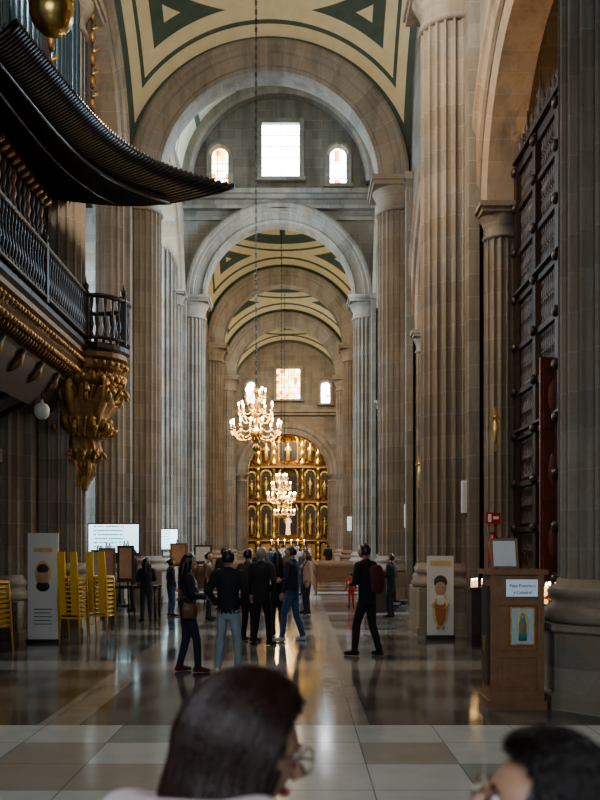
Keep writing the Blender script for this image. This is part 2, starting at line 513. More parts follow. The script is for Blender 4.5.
ya = 66.2
mb = MB()
mb.archwall(lambda t, z, w: (XC+t, ya+w, z), 9, 9, 0, 23, 3.05, 6.95, 0, .8, M_wall)
mb.obj('wall_back')
mb = MB(); f = lambda t, z, w: (XC+t, ya+w, 6.95+z)
mb.arc(f, [(3.0, -.5), (3.0, 0), (3.9, 0), (3.9, -.35), (3.75, -.5), (3.5, -.5), (3.4, -.4), (3.1, -.4)], M_arch, 48)
for sd in (-1, 1): column(mb, XC+sd*3.45, ya-.5, .38, 6.95, seg_f=16, capz=.6, plinth=.7)
mb.obj('masonry_5', (XC, ya, 6.95))
mb = MB()
for (o, h0, h1) in ((.3, 11.4, 11.6), (.5, 11.6, 11.8)): mb.box(XC-4.2, XC+4.2, ya-o, ya, h0, h1, M_trim)
mb.obj('masonry_2')
mb = MB(); frame_win(mb, XC+.05, ya, 12.6, 14.9, 1.75, False, W3, bars=(4, 5)); mb.obj('window_4', (XC, ya, 13))
mb = MB(); frame_win(mb, XC+2.85, ya, 12.3, 13.9, .65, True, W4); mb.obj('window_5', (XC+2.8, ya, 13))
mb = MB(); frame_win(mb, XC-2.75, ya, 12.3, 13.9, .65, True, W4); mb.obj('window_6', (XC-2.8, ya, 13))

mb = MB(); mb.box(-14, 12.5, -7, 72, -.2, 0, M_floor); mb.obj('floor')
mb = MB(); mb.box(-14, 12.5, -3, 72, 23, 23.3, M_dark); mb.obj('ceiling')
mb = MB(); mb.box(-14.4, -14, -3, 72, 0, 23, M_wall); mb.obj('wall_outer_left')
mb = MB(); mb.box(12.5, 12.9, -3, 72, 0, 23, M_wall); mb.obj('wall_outer_right')
mb = MB(); mb.box(-14, 12.5, 71.5, 72, 0, 23, M_dark); mb.obj('wall_far')
mb = MB(); mb.box(4.1, 12.5, 16.9, 17.5, 0, 12, M_wall); mb.box(4.2, 12.5, 9.2, 9.8, 0, 12, M_wall); mb.box(8.2, 8.5, 9.8, 16.9, 0, 12, M_archx); mb.box(4.1, 8.4, 9.6, 17, 12, 12.3, M_wall); mb.obj('wall_chapel')

# ------------------------------------------------------------------ golden altarpiece
def altarpiece():
    mb = MB(); y = 68.8; x0 = XC
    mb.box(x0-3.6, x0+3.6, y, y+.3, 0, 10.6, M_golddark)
    tiers = [(0.2, 1.9), (2.1, 4.9), (5.2, 7.6), (7.9, 10.2)]
    for ti, (a, b) in enumerate(tiers):
        for (u0, u1, dp) in ((-3.6, -2.2, .55), (-2.2, -1.2, .75), (-1.2, 1.2, .95), (1.2, 2.2, .75), (2.2, 3.6, .55)):
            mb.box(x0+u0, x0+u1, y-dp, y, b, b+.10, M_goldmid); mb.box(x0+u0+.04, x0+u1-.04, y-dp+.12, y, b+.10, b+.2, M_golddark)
        cols = [-3.35, -2.35, -1.12, 1.12, 2.35, 3.35]
        for c in cols:
            h = b-a; pr = []
            for k in range(25):
                t = k/24; rr = .11 + .055*sin(t*pi*7) + (.06 if t < .06 or t > .92 else 0)
                pr.append((rr, a+h*t))
            mb.lathe(pr, (x0+c, y-.45, 0), M_gold, 10)
            mb.sph((x0+c, y-.5, b-.15), (.18, .15, .15), M_gold, 8, 5)
        for c, w in ((-2.85, .5), (-1.73, .76), (0, 1.4), (1.73, .76), (2.85, .5)):
            if ti == 0: mb.box(x0+c-w/2, x0+c+w/2, y-.25, y, a+.2, b-.2, M_goldmid); continue
            mb.box(x0+c-w/2, x0+c+w/2, y-.04, y, a+.35, b-.55, M_paint if abs(c) > .1 else M_black)
            mb.arc(lambda t, z, ww: (x0+c+t, y-.1+ww, b-.55+z), [(w/2-.02, -.12), (w/2-.02, .1), (w/2+.1, .1), (w/2+.1, -.12)], M_gold, 14)
            for sg in (-1, 1): mb.box(*sorted((x0+c+sg*w/2, x0+c+sg*(w/2+.07))), y-.2, y, a+.2, b-.5, M_goldmid)
            hh = (b-a)*(.6 if w > .6 else .5); q = 1.0 if w > .6 else .75
            mm = M_gold if ti != 1 or abs(c) > .1 else M_cand  # central figure takes the glowing candle material so it looks lit
            mb.lathe([(.02, 0), (.2*q, .02), (.15*q, hh*.4), (.19*q, hh*.65), (.13*q, hh*.8), (.04*q, hh*.84), (.075*q, hh*.9), (.065*q, hh*.98), (.01, hh)], (x0+c, y-.3, a+.3), mm, 10)
            for sg in (-1, 1): mb.tube([(x0+c+sg*.15*q, y-.3, a+.3+hh*.74), (x0+c+sg*.24*q, y-.36, a+.3+hh*.58), (x0+c+sg*.12*q, y-.48, a+.3+hh*.6)], [.05*q, .045*q, .03*q], mm, 6)
        random.seed(ti+3)
        for k in range(170):
            px = random.uniform(-3.5, 3.5); pz = random.uniform(a, b)
            if ti and min(abs(px-c)/(w/2) for c, w in ((-2.85, .5), (-1.73, .76), (0, 1.4), (1.73, .76), (2.85, .5))) < 1 and a+.35 < pz < b-.45: continue
            mb.sph((x0+px, y-.06, pz), (random.uniform(.04, .10), .16, random.uniform(.04, .10)), random.choice((M_gold, M_goldmid)), 7, 5)
    mb.box(x0-1.6, x0+1.6, y-2.0, y-1.1, 0, 1.05, M_golddark); mb.box(x0-1.7, x0+1.7, y-2.05, y-1.05, 1.05, 1.13, M_paper)
    for k in range(6):
        cx = x0-1.25+.5*k; mb.lathe([(.08, 1.13), (.03, 1.2), (.03, 1.6), (.05, 1.62)], (cx, y-1.5, 0), M_brass, 8); mb.tube([(cx, y-1.5, 1.6), (cx, y-1.5, 1.95)], .02, M_cand); mb.sph((cx, y-1.5, 2.0), (.03, .03, .06), M_flame, 6, 4)
    mb.obj('gold_altarpiece', (x0, y, 0))
altarpiece()

# ------------------------------------------------------------------ organ loft (left)
def baluster(mb, x, y, z0, h, m, r=.045):
    mb.lathe([(r*.9, 0), (r*.9, h*.08), (r*.45, h*.14), (r*1.1, h*.32), (r*.5, h*.5), (r*.4, h*.7), (r*.8, h*.84), (r*.8, h)], (x, y, z0), m, 8)
def loft():
    mb = MB()
    xF = -4.08; yA, yB = 8.6, 16.7; bc = (-4.14, 17.35); br = .72; dz = -.12
    path = [(xF, yA + (yB-yA)*i/12) for i in range(13)]
    nb = 14
    for i in range(nb+1):
        a = -pi/2*.75 + (pi*.5*.75+pi*.6)*i/nb
        path.append((bc[0]+br*cos(a), bc[1]+br*sin(a)))
    def ring(off, z):
        out = []; z += dz
        for i, (x, y) in enumerate(path):
            if i <= 12: out.append((x - off, y, z))
            else:
                dx, dy = x-bc[0], y-bc[1]; l = sqrt(dx*dx+dy*dy); out.append((bc[0]+dx*(l-off)/l, bc[1]+dy*(l-off)/l, z))
        return out
    def strip(lst, m, smooth=False):
        vs = []; n = len(path)
        for L in lst: vs += L
        fs = [(j*n+i, j*n+i+1, (j+1)*n+i+1, (j+1)*n+i) for j in range(len(lst)-1) for i in range(n-1)]
        mb.add(vs, fs, m, smooth)
    strip([ring(.06, 5.72), ring(-.02, 5.7), ring(-.04, 5.6), ring(.02, 5.55)], M_wood)
    strip([ring(.02, 5.55), ring(.0, 5.45), ring(.09, 5.40)], M_golddark)
    strip([ring(.09, 5.40), ring(.09, 5.28), ring(.05, 5.24), ring(.16, 5.12), ring(.2, 5.0), ring(.3, 4.95)], M_golddark)
    strip([ring(.3, 4.95), ring(.4, 4.75), ring(.55, 4.5), ring(.68, 4.3)], M_choc, True)
    mb.box(-6.2, xF-.05, yA, yB+.2, 5.6+dz, 5.72+dz, M_wood)
    vs = [(bc[0]+(br)*cos(a), bc[1]+br*sin(a), 5.71+dz) for a in [2*pi*i/32 for i in range(32)]]
    mb.add(vs, [tuple(range(32))], M_wood)
    cv = [(xF-.28, 4.95+dz), (xF-.45, 4.65), (xF-.8, 4.35), (xF-1.3, 4.1), (-5.7, 4.0)]
    vs = []
    for (xx, zz) in cv: vs += [(xx, yA, zz), (xx, yB, zz)]
    mb.add(vs, [(2*i, 2*i+1, 2*i+3, 2*i+2) for i in range(len(cv)-1)], M_wall, True)
    for k in range(9):
        yy = yA+.3+k*.98
        mb.tube([(xx+.02, yy, zz-.03) for xx, zz in cv], [(.05, .05)]*5, M_choc, 6)
        mb.tube([(xF-.30, yy+.1, 4.82), (xF-.36, yy, 4.6), (xF-.5, yy-.05, 4.45)], [.03, .08, .02], M_golddark, 6)
    for i in range(len(path)-1):
        seg = sqrt((path[i+1][0]-path[i][0])**2+(path[i+1][1]-path[i][1])**2); nn = max(1, round(seg/.15))
        for k in range(nn):
            t = k/nn; x = path[i][0]*(1-t)+path[i+1][0]*t; y = path[i][1]*(1-t)+path[i+1][1]*t
            mb.sph((x-.03, y, 5.34+dz), (.045, .05, .05), M_goldmid, 6, 4)
            mb.sph((x-.1, y+.07, 5.12+dz), (.07, .05, .06), M_goldmid, 6, 4)
            mb.tube([(x-.12, y, 5.2+dz), (x-.16, y, 5.05+dz), (x-.24, y, 4.95+dz)], [.02, .04, .02], M_golddark, 5)
    mb.tube([(x, y, 6.60+dz) for x, y in path], [(.07, .045)]*len(path), M_wood, 8, right=(1, 0, 0))
    mb.tube([(x, y, 5.80+dz) for x, y in path], [(.06, .035)]*len(path), M_wood, 8, right=(1, 0, 0))
    for i in range(len(path)-1):
        seg = sqrt((path[i+1][0]-path[i][0])**2+(path[i+1][1]-path[i][1])**2); nn = max(1, round(seg/.13))
        for k in range(nn):
            t = k/nn; baluster(mb, path[i][0]*(1-t)+path[i+1][0]*t, path[i][1]*(1-t)+path[i+1][1]*t, 5.8+dz, .8, M_wood)
    for i in (0, 4, 8, 12, 17, 22, 27):
        if i < len(path):
            x, y = path[i]; mb.box(x-.055, x+.055, y-.055, y+.055, 5.72+dz, 6.68+dz, M_wood); mb.sph((x, y, 6.76+dz), (.06, .06, .08), M_wood, 8, 6); mb.tube([(x,y,6.8+dz),(x,y,6.95+dz)], [.02,.005], M_wood)
    cx, cy = -4.32, 17.2
    def rf(a, z): return 1 + .05*sin(13*a+z*8) + .04*sin(29*a-z*13)
    S = 1.2
    mb.lathe([(.68*S, 4.95), (.64*S, 4.8), (.52*S, 4.68), (.56*S, 4.55), (.58*S, 4.42), (.44*S, 4.22), (.47*S, 4.1), (.43*S, 3.92), (.31*S, 3.78), (.34*S, 3.6), (.33*S, 3.42), (.22*S, 3.25), (.24*S, 3.1), (.14*S, 2.92), (.02, 2.72)], (cx, cy, 0), M_golddark, 72, True, rf=rf)
    def scroll(a, r0, z0, R, turns=1.7, rr=.05, flip=1, m=None):
        pts = []; rad = []; ca, sa = cos(a), sin(a); r0 *= S
        for i in range(34):
            t = i/33; b = t*turns*2*pi; r = R*(1-t*.88); u = r0 + r*cos(b)
            pts.append((cx+u*ca, cy+u*sa, z0+r*sin(b)*flip)); rad.append((rr*1.5*(1-.5*t), rr*(1-.6*t)))
        mb.tube(pts, rad, m or M_goldmid, 6, right=(-sa, ca, 0))
    def leaf(a, r0, z0, h, w, curl, m):
        ca, sa = cos(a), sin(a); P = []; R = []; r0 *= S
        for i in range(9):
            t = i/8; u = r0 + curl*sin(t*pi*.75)*t + curl*.5*t; z = z0 + h*t - (curl*.9*max(0, t-.7)**1*1.8)
            P.append((cx+u*ca, cy+u*sa, z)); R.append((w*sin(pi*min(1, .12+.88*t))**.6*(1.0) + .006, .02))
        mb.tube(P, R, m, 8, right=(-sa, ca, 0))
        P2 = [(p[0]+.02*ca, p[1]+.02*sa, p[2]) for p in P[:-1]]
        mb.tube(P2, .014, M_gold, 5)
    na = 17
    for k in range(na):
        a = -2.7 + 3.8*k/(na-1)
        leaf(a, .50, 4.42, .42, .085, .18, M_golddark if k % 2 else M_goldmid)
        leaf(a+.13, .36, 3.80, .45, .075, .14, M_goldmid if k % 2 else M_golddark)
        leaf(a, .22, 3.22, .42, .06, .11, M_golddark if k % 2 else M_goldmid)
        leaf(a+.1, .09, 2.78, .36, .04, .10, M_goldmid)
        mb.sph((cx+.70*S*cos(a), cy+.70*S*sin(a), 4.90), (.05, .05, .07), M_goldmid, 7, 5)
    for k, a in enumerate((-2.4, -1.8, -1.2, -.6, 0, .5)):
        scroll(a, .62, 4.60, .20, rr=.04)
        scroll(a+.3, .44, 4.0, .17, rr=.035, flip=-1)
        scroll(a, .30, 3.42, .14, rr=.03)
    for a in (-1.6, -.7):
        ca, sa = cos(a), sin(a); P = []; R = []
        for i in range(40):
            t = i/39; u = .12 + .70*t**1.3 + .10*sin(t*pi*3); z = 2.80 + 2.1*t
            P.append((cx+u*ca, cy+u*sa, z)); R.append((.05+.04*t, .04))
        mb.tube(P, R, M_goldmid, 8, right=(-sa, ca, 0))
    mb.obj('organ_loft_balcony', (-4.6, 13, 5.6))
    # organ
    mb = MB()
    mb.box(-6.6, -4.95, 9.0, 16.1, 5.61, 8.3, M_choc)
    mb.box(-6.6, -4.42, 9.0, 17.8, 8.3, 8.55, M_wood)
    mb.box(-5.3, -4.48, 9.0, 17.7, 8.55, 15.2, M_choc)
    mb.box(-6.6, -4.6, 9.0, 16.1, 7.0, 7.12, M_goldmid)
    mb.box(-6.6, -4.7, 9.0, 16.1, 7.9, 8.0, M_wood); mb.box(-6.6, -4.66, 9.0, 16.0, 5.62, 6.0, M_wood)
    for i in range(28):
        y = 9.1+i*.25
        for (za, zb_) in ((6.0, 6.95), (7.12, 7.9)):
            pr = []
            for k in range(15):
                t = k/14; pr.append((.045+.035*abs(sin(t*pi*3))+(.025 if k in (0, 14) else 0), za+(zb_-za)*t))
            mb.lathe(pr, (-4.72, y, 0), M_wood2 if i % 3 == 0 else M_choc, 8)
        mb.box(-4.96, -4.86, y+.07, y+.18, 6.1, 6.9, M_golddark)
        mb.sph((-4.62, y+.1, 7.05), (.06, .07, .08), M_goldmid, 6, 4)
        mb.sph((-4.66, y+.12, 8.12), (.09, .1, .12), M_golddark, 6, 5)
        mb.tube([(-4.64, y, 7.85), (-4.56, y+.05, 7.95), (-4.6, y+.1, 8.1)], [.03, .05, .03], M_goldmid, 5)
    y = 9.2; i = 0
    while y < 17.5:
        r = .075 + .055*abs(sin(i*.42)); y += r
        h = 2.2 + 2.6*abs(sin(i*.42))
        mb.lathe([(.02, 8.6), (r, 9.05), (r, 9.05+h), (r*.98, 9.1+h)], (-4.36, y, 0), M_pipe, 12)
        mb.box(-4.36+r*.4, -4.36+r*1.05, y-r*.5, y+r*.5, 9.1, 9.25, M_black)
        y += r + .02; i += 1
    for yy in (9.05, 11.8, 14.7, 17.65):
        mb.box(-4.5, -4.2, yy-.1, yy+.1, 8.55, 15.0, M_choc)
        for k in range(14):
            mb.sph((-4.18, yy, 8.8+k*.45), (.07, .11, .15), M_golddark, 7, 5)
            mb.tube([(-4.16, yy-.1, 8.9+k*.45), (-4.08, yy, 9.0+k*.45), (-4.16, yy+.1, 9.1+k*.45)], [.02, .035, .02], M_goldmid, 5)
    mb.box(-6.6, -4.1, 8.9, 17.8, 15.0, 15.4, M_golddark)
    N = 74
    for i in range(N):
        t = i/(N-1); y = 11.3+4.9*t
        L = .95 + .75*t + 1.65*t**5
        x0 = -4.6; z0 = 8.16; sag = .16+.10*t
        pts = []; rad = []
        for q in range(9):
            u = q/8
            pts.append((x0+L*u, y+.25*t*u, z0 + .10*u - sag*sin(pi*u)*.6 + .20*u**3)); rad.append(.036+.022*u if q < 8 else .062)
        mb.tube(pts, rad, M_iron, 8)
        mb.sph(pts[-1], (.02, .06, .06), M_iron, 8, 5)
    for fr in (.35, .65):
        mb.tube([(-4.6+fr*(.95+.75*t+1.65*t**5), 11.2+5.0*t, 8.05) for t in [k/16 for k in range(17)]], .03, M_wood, 6)
    mb.obj('pipe_organ', (-5.5, 12.5, 8))
loft()
mb = MB()
mb.box(-6.0, -5.6, 8.6, 16.1, 0, 4.05, M_wall)
for i in range(4):
    y0 = 9.0+i*1.75
    mb.box(-5.6, -5.52, y0, y0+1.5, .5, 2.9, M_dark); mb.box(-5.52, -5.48, y0+.15, y0+1.35, .65, 2.75, M_choc)
mb.box(-5.6, -5.35, 8.6, 16.1, 3.2, 3.45, M_trim)
mb.obj('choir_enclosure')
mb = MB(); mb.box(-7.6, -7.3, 18.5, 25.4, 0, 7, M_choc)
for i in range(23): baluster(mb, -7.2, 18.7+i*.3, 0, 6.5, M_wood, .08)
mb.obj('aisle_screen')
mb = MB(); mb.lathe([(.01, 0), (.08, .02), (.13, .1), (.14, .2), (.1, .27), (.03, .3), (.02, .36)], (-4.6, 15.6, 3.95), M_paper, 14); mb.tube([(-4.6, 15.6, 4.3), (-4.6, 15.6, 4.62)], .012, M_iron); mb.obj('loft_lamp', (-4.6, 15.6, 4.1))

mb = MB(); lx, ly, lz = -2.78, 9.8, 7.45
mb.lathe([(.02, 0), (.12, .02), (.2, .1), (.24, .2), (.245, .3), (.22, .36), (.24, .38), (.24, .42), (.12, .52), (.05, .6), (.03, .7)], (lx, ly, lz), M_brass, 32)
mb.tube([(lx, ly, lz+.68), (lx, ly, 18.3)], .01, M_iron)
for k in range(10):
    a = 2*pi*k/10; mb.sph((lx+.245*cos(a), ly+.245*sin(a), lz+.37), .025, M_gold, 6, 4)
mb.obj('hanging_lamp', (lx, ly, lz))

# ------------------------------------------------------------------ chandeliers
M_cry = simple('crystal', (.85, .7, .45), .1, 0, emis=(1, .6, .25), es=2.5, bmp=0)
def chandelier(x, y, zb, ztop, s=1.0):
    mb = MB()
    mb.lathe([(.01, 0), (.05, .03), (.08, .09), (.05, .15), (.03, .2), (.10, .3), (.14, .38), (.10, .46), (.04, .52), (.035, .7), (.09, .78), (.11, .85), (.06, .92), (.03, 1.0), (.03, 1.2), (.06, 1.26), (.05, 1.32), (.015, 1.4)], (x, y, zb), M_brass, 20)
    for n, R, z0, zc in ((14, .52, .36, .5), (9, .36, .72, .88), (6, .2, 1.0, 1.18)):
        for k in range(n):
            a = 2*pi*k/n + R; ca, sa = cos(a), sin(a)
            P = []
            for i in range(11):
                t = i/10; r = .06+(R-.06)*t; zz = z0 - .14*sin(t*pi*.95) + (zc-z0)*t**3
                P.append((x+r*ca, y+r*sa, zb+zz))
            mb.tube(P, .011, M_brass, 6)
            ex, ey, ez = P[-1]
            mb.lathe([(.01, -.02), (.045, 0), (.05, .015), (.02, .02)], (ex, ey, ez), M_brass, 10)
            mb.tube([(ex, ey, ez+.01), (ex, ey, ez+.12)], .013, M_cand, 6)
            mb.sph((ex, ey, ez+.155), (.02, .02, .042), M_flame, 8, 6)
            mb.sph((ex, ey, ez-.05), (.012, .012, .025), M_cry, 6, 4)
            a2 = 2*pi*(k+1)/n + R
            for q in range(7):
                t = (q+.5)/7; aa = a+(a2-a)*t
                mb.sph((x+R*.97*cos(aa), y+R*.97*sin(aa), ez-.03-.07*sin(pi*t)), .013, M_cry, 5, 3)
    if s != 1.0:
        c = Vector((x, y, zb)); mb.v = [tuple(c+(Vector(v)-c)*s) for v in mb.v]
    z = zb + 1.38*s; k = 0
    while z < ztop:
        L = .10; pts = []
        for i in range(9):
            a = 2*pi*i/8; u = .022*cos(a); w = .058*sin(a)
            pts.append((x+(u if k % 2 else 0), y+(0 if k % 2 else u), z+w))
        mb.tube(pts, .008, M_iron, 4, cap=False); z += L; k += 1
    mb.tube([(x, y, zb+1.3*s), (x, y, ztop)], .006, M_iron, 4)
    mb.obj('chandelier', (x, y, zb))
chandelier(-.975, 19.4, 3.76, 18.2, 1.06)
chandelier(XC, 43.8, 3.4, 18.6, 1.35)
chandelier(XC, 53, 3.0, 18.6, 1.2)

# ------------------------------------------------------------------ chapel grille (right)
def grille():
    mb = MB(); X = 3.98; y0, y1 = 10.7, 15.75
    rails = [0, 1.15, 1.95, 2.75, 3.6, 4.4, 5.2, 6.05, 6.9, 7.7, 8.35]
    for i, z in enumerate(rails):
        h = .3 if i == 0 else (.22 if z == 8.35 else (.15 if i % 3 == 1 else .09))
        mb.box(X-.08, X+.08, y0, y1, z, z+h, M_wood)
        if i % 3 == 1 or z == 8.35: mb.box(X-.16, X+.1, y0, y1, z+h-.04, z+h, M_wood)
    for yy in [y0 + (y1-y0)*k/4 for k in range(5)]:
        mb.box(X-.11, X+.11, yy-.09, yy+.09, 0, 8.6, M_wood)
        for z in rails[1:]: mb.sph((X-.12, yy, z+.06), (.07, .1, .09), M_wood, 8, 6)
        mb.lathe([(.1, 8.6), (.04, 8.7), (.12, 8.88), (.04, 9.05), (.08, 9.15), (.03, 9.3), (.01, 9.6)], (X, yy, 0), M_wood, 10)
    n = 46
    for k in range(n+1):
        y = y0+(y1-y0)*k/n
        for i in range(len(rails)-1):
            a, b = rails[i]+.1, rails[i+1]
            if a > 0 and a < 4.2 and 13.3 < y < 14.2: continue
            h = b-a
            mb.lathe([(.034, 0), (.034, h*.1), (.02, h*.14), (.04, h*.3), (.02, h*.48), (.04, h*.52), (.02, h*.56), (.04, h*.7), (.02, h*.86), (.034, h*.9), (.034, h)], (X, y, a), M_wood, 6)
        if k % 3 == 0:
            for fl in (-1, 1):
                pts = [(X, y+fl*(.03+.14*cos(t)*(1-t/9)), 8.80+.18*sin(t)*(1-t/9)+.014*t) for t in [i*.5 for i in range(14)]]
                mb.tube(pts, .026, M_wood, 5)
            mb.lathe([(.05, 8.57), (.02, 8.8), (.06, 9.0), (.02, 9.12), (.01, 9.3)], (X, y, 0), M_wood, 7)
    mb.obj('chapel_grille', (X, 13.2, 0))
    mb = MB()
    mb.box(X-.3, X+.15, 13.40, 13.47, .02, 4.6, M_redwood)
    for k in range(4):
        mb.box(X-.26, X+.1, 13.37, 13.40, .2+k*1.1, 1.15+k*1.1, M_redwood)
        mb.sph((X-.08, 13.36, .67+k*1.1), (.12, .03, .3), M_redwood, 10, 6)
    mb.sph((X-.22, 13.34, 1.1), .03, M_brass, 8, 6)
    mb.obj('door_1', (X, 13.4, 0))
grille()

# ------------------------------------------------------------------ small furniture
M_bluegr = simple('icon_ground', (.35, .42, .40), .5, nscale=20, bmp=0)
M_flowery = simple('icon_rays', (.6, .42, .12), .5, nscale=30, bmp=0)
M_teal = simple('icon_mantle', (.05, .2, .22), .5, nscale=30, bmp=0)
M_skinA = simple('skin_tan', (.42, .24, .15), .5, nscale=12, var=.08, bmp=.03)
M_lsign = simple('sign_paleblue', (.55, .66, .75), .5, var=.05, bmp=0, emis=(.55, .66, .75), es=.12)
def kiosk():
    mb = MB(); x0, x1, y0, y1 = 2.0, 2.56, 9.2, 9.6
    mb.box(x0-.03, x1+.03, y0-.03, y1+.03, 0, .1, M_wood2)
    mb.box(x0, x1, y0, y1, .1, 1.42, M_wood2)
    mb.box(x0-.04, x1+.04, y0-.04, y1+.04, 1.42, 1.47, M_wood2)
    for a, b in ((x0+.0, x0+.07), (x1-.07, x1)): mb.box(a, b, y0-.02, y0, .1, 1.42, M_wood2)
    mb.box(x0+.07, x1-.07, y0-.02, y0, .1, .2, M_wood2); mb.box(x0+.07, x1-.07, y0-.02, y0, .55, .62, M_wood2)
    mb.box(x0+.07, x1-.07, y0-.02, y0, 1.10, 1.15, M_wood2)
    mb.box(x0+.13, x1-.13, y0-.010, y0, .24, .51, M_wood2)
    mb.box(x0-.02, x0, y0+.05, y1-.05, .25, 1.3, M_wood)
    mb.box(x0-.03, x0-.01, y0+.16, y0+.24, .6, .75, M_brass)
    mb.box(x0+.20, x1-.10, y0-.03, y0-.005, .68, 1.08, M_goldmid)
    mb.box(x0+.215, x1-.115, y0-.036, y0-.03, .695, 1.065, M_bluegr)
    c = (x0+x1)/2+.05
    mb.sph((c, y0-.037, .88), (.062, .004, .165), M_flowery, 14, 10)
    mb.lathe([(.045, -.14), (.04, -.05), (.042, .03), (.025, .09), (.022, .13), (.004, .15)], (0, 0, 0), M_teal, 14, M=Matrix.Translation((c, y0-.04, .87)) @ Matrix.Diagonal((1, .1, 1, 1)))
    mb.sph((c, y0-.046, .98), (.016, .004, .022), M_skinA, 10, 6); mb.sph((c, y0-.046, .86), (.022, .004, .07), M_robe, 10, 6)
    mb.box(x0+.16, x1-.07, y0-.035, y0-.02, 1.19, 1.37, M_lsign)
    M = Matrix.Translation((x0+.2, y0+.2, 1.47)) @ Matrix.Rotation(-.25, 4, 'X')
    mb.box(-.15, .15, -.012, .012, 0, .34, M_wood2, M); mb.box(-.12, .12, -.018, -.012, .03, .31, M_paper, M)
    mb.box(x0+.1, x0+.3, y0+.1, y0+.35, 1.47, 1.5, M_wood2)
    o = mb.obj('wooden_donation_kiosk', ((x0+x1)/2, (y0+y1)/2, 0))
    text_into('Papa Francisco', .046, facing(c, y0-.037, 1.29), M_black, o)
    text_into('y Catedral', .046, facing(c, y0-.037, 1.22), M_black, o, 'lettering_2')
M_gold2 = simple('print_gold', (.55, .38, .15), .6, nscale=20, bmp=0)
M_robe = simple('print_robe', (.35, .12, .05), .6, nscale=25, bmp=0)
M_hairA = simple('hair_dark', (.016, .010, .008), .35, nscale=30, var=.4, bmp=.4)
kiosk()
def poster(name, x, y, w, z0, z1, kind):
    mb = MB()
    mb.box(x-w/2, x+w/2, y, y+.03, z0, z1, M_paper)
    mb.box(x-w/2-.02, x+w/2+.02, y-.03, y+.08, 0, max(z0, .05), M_black)
    for sg in (-1, 1): mb.tube([(x+sg*w*.35, y+.04, .02), (x+sg*w*.35, y+.28, .02)], .015, M_black)
    mb.tube([(x, y+.05, .05), (x, y+.05, z1)], .012, M_black)
    h = z1-z0; yy = y-.006
    if kind == 'jesus':
        mb.sph((x, yy, z0+h*.32), (w*.30, .006, h*.22), M_gold2, 16, 10); mb.sph((x, yy-.005, z0+h*.31), (w*.2, .006, h*.19), M_robe, 16, 10)
        mb.sph((x, yy-.007, z0+h*.44), (w*.2, .006, h*.07), M_paper, 16, 10)
        for sg in (-1, 1): mb.tube([(x+sg*w*.16, yy-.008, z0+h*.46), (x+sg*w*.3, yy-.008, z0+h*.38), (x+sg*w*.12, yy-.008, z0+h*.34)], [.022, .026, .014], M_gold2, 6)
        mb.sph((x, yy-.008, z0+h*.60), (w*.21, .006, h*.10), M_skinA, 16, 10); mb.sph((x, yy-.006, z0+h*.67), (w*.25, .006, h*.085), M_hairA, 16, 10)
        mb.sph((x+w*.08, yy-.012, z0+h*.60), (.013, .004, .009), M_black, 6, 4); mb.sph((x-w*.08, yy-.012, z0+h*.60), (.013, .004, .009), M_black, 6, 4)
        mb.sph((x, yy-.012, z0+h*.55), (.02, .004, .006), M_robe, 6, 4)
        for sg in (-1, 1): mb.sph((x+sg*w*.1, yy-.006, z0+h*.10), (w*.07, .006, h*.03), M_skinA, 8, 6)
        mb.box(x-w*.38, x+w*.38, yy-.002, yy, z0+h*.88, z0+h*.94, M_gold2)
    else:
        mb.sph((x, yy, z0+h*.62), (w*.26, .006, h*.12), M_gold2, 16, 10); mb.sph((x, yy-.005, z0+h*.60), (w*.18, .006, h*.09), M_skinA, 16, 10)
        mb.sph((x, yy-.006, z0+h*.66), (w*.19, .006, h*.05), M_hairA, 12, 8)
        mb.sph((x, yy-.004, z0+h*.50), (w*.22, .006, h*.05), M_black, 12, 8)
        for k in range(5): mb.box(x-w*.30, x+w*(.30-.05*(k % 2)), yy-.001, yy+.003, z0+h*(.14+.035*k), z0+h*(.147+.035*k), M_dark)
        mb.box(x-w*.3, x+w*.3, yy-.001, yy+.003, z0+h*.82, z0+h*.86, M_gold2)
    mb.obj(name, (x, y, 0))
poster('standing_poster', 2.55, 15.9, .48, .08, 1.52, 'jesus')
poster('roll_up_banner', -4.52, 15.4, .54, .06, 1.93, 'banner')

def chair_into(mb, x, y, z, ang):
    M = Matrix.Translation((x, y, z)) @ Matrix.Rotation(ang, 4, 'Z')
    for sx in (-1, 1):
        mb.tube([(sx*.19, .20, 0), (sx*.18, .17, .44), (sx*.17, .24, .88)], .013, M_yellow, 6, M=M)
        mb.tube([(sx*.20, -.2, 0), (sx*.18, -.17, .44)], .013, M_yellow, 6, M=M)
        mb.tube([(sx*.18, -.17, .43), (sx*.18, .17, .43)], .012, M_yellow, 6, M=M)
    mb.box(-.18, .18, -.2, .19, .43, .46, M_yellow, M)
    mb.box(-.17, -.05, .19, .225, .5, .9, M_yellow, M); mb.box(.05, .17, .19, .225, .5, .9, M_yellow, M)
def chairs(x, y, n, ang):
    mb = MB()
    for k in range(n): chair_into(mb, x, y-.012*k, .078*k, ang)
    mb.obj('stacked_chairs', (x, y, 0))
chairs(-3.98, 15.45, 10, 2.95); chairs(-3.62, 16.0, 10, 2.95); chairs(-4.85, 13.9, 10, 2.6); chairs(-4.88, 13.1, 10, 2.6)

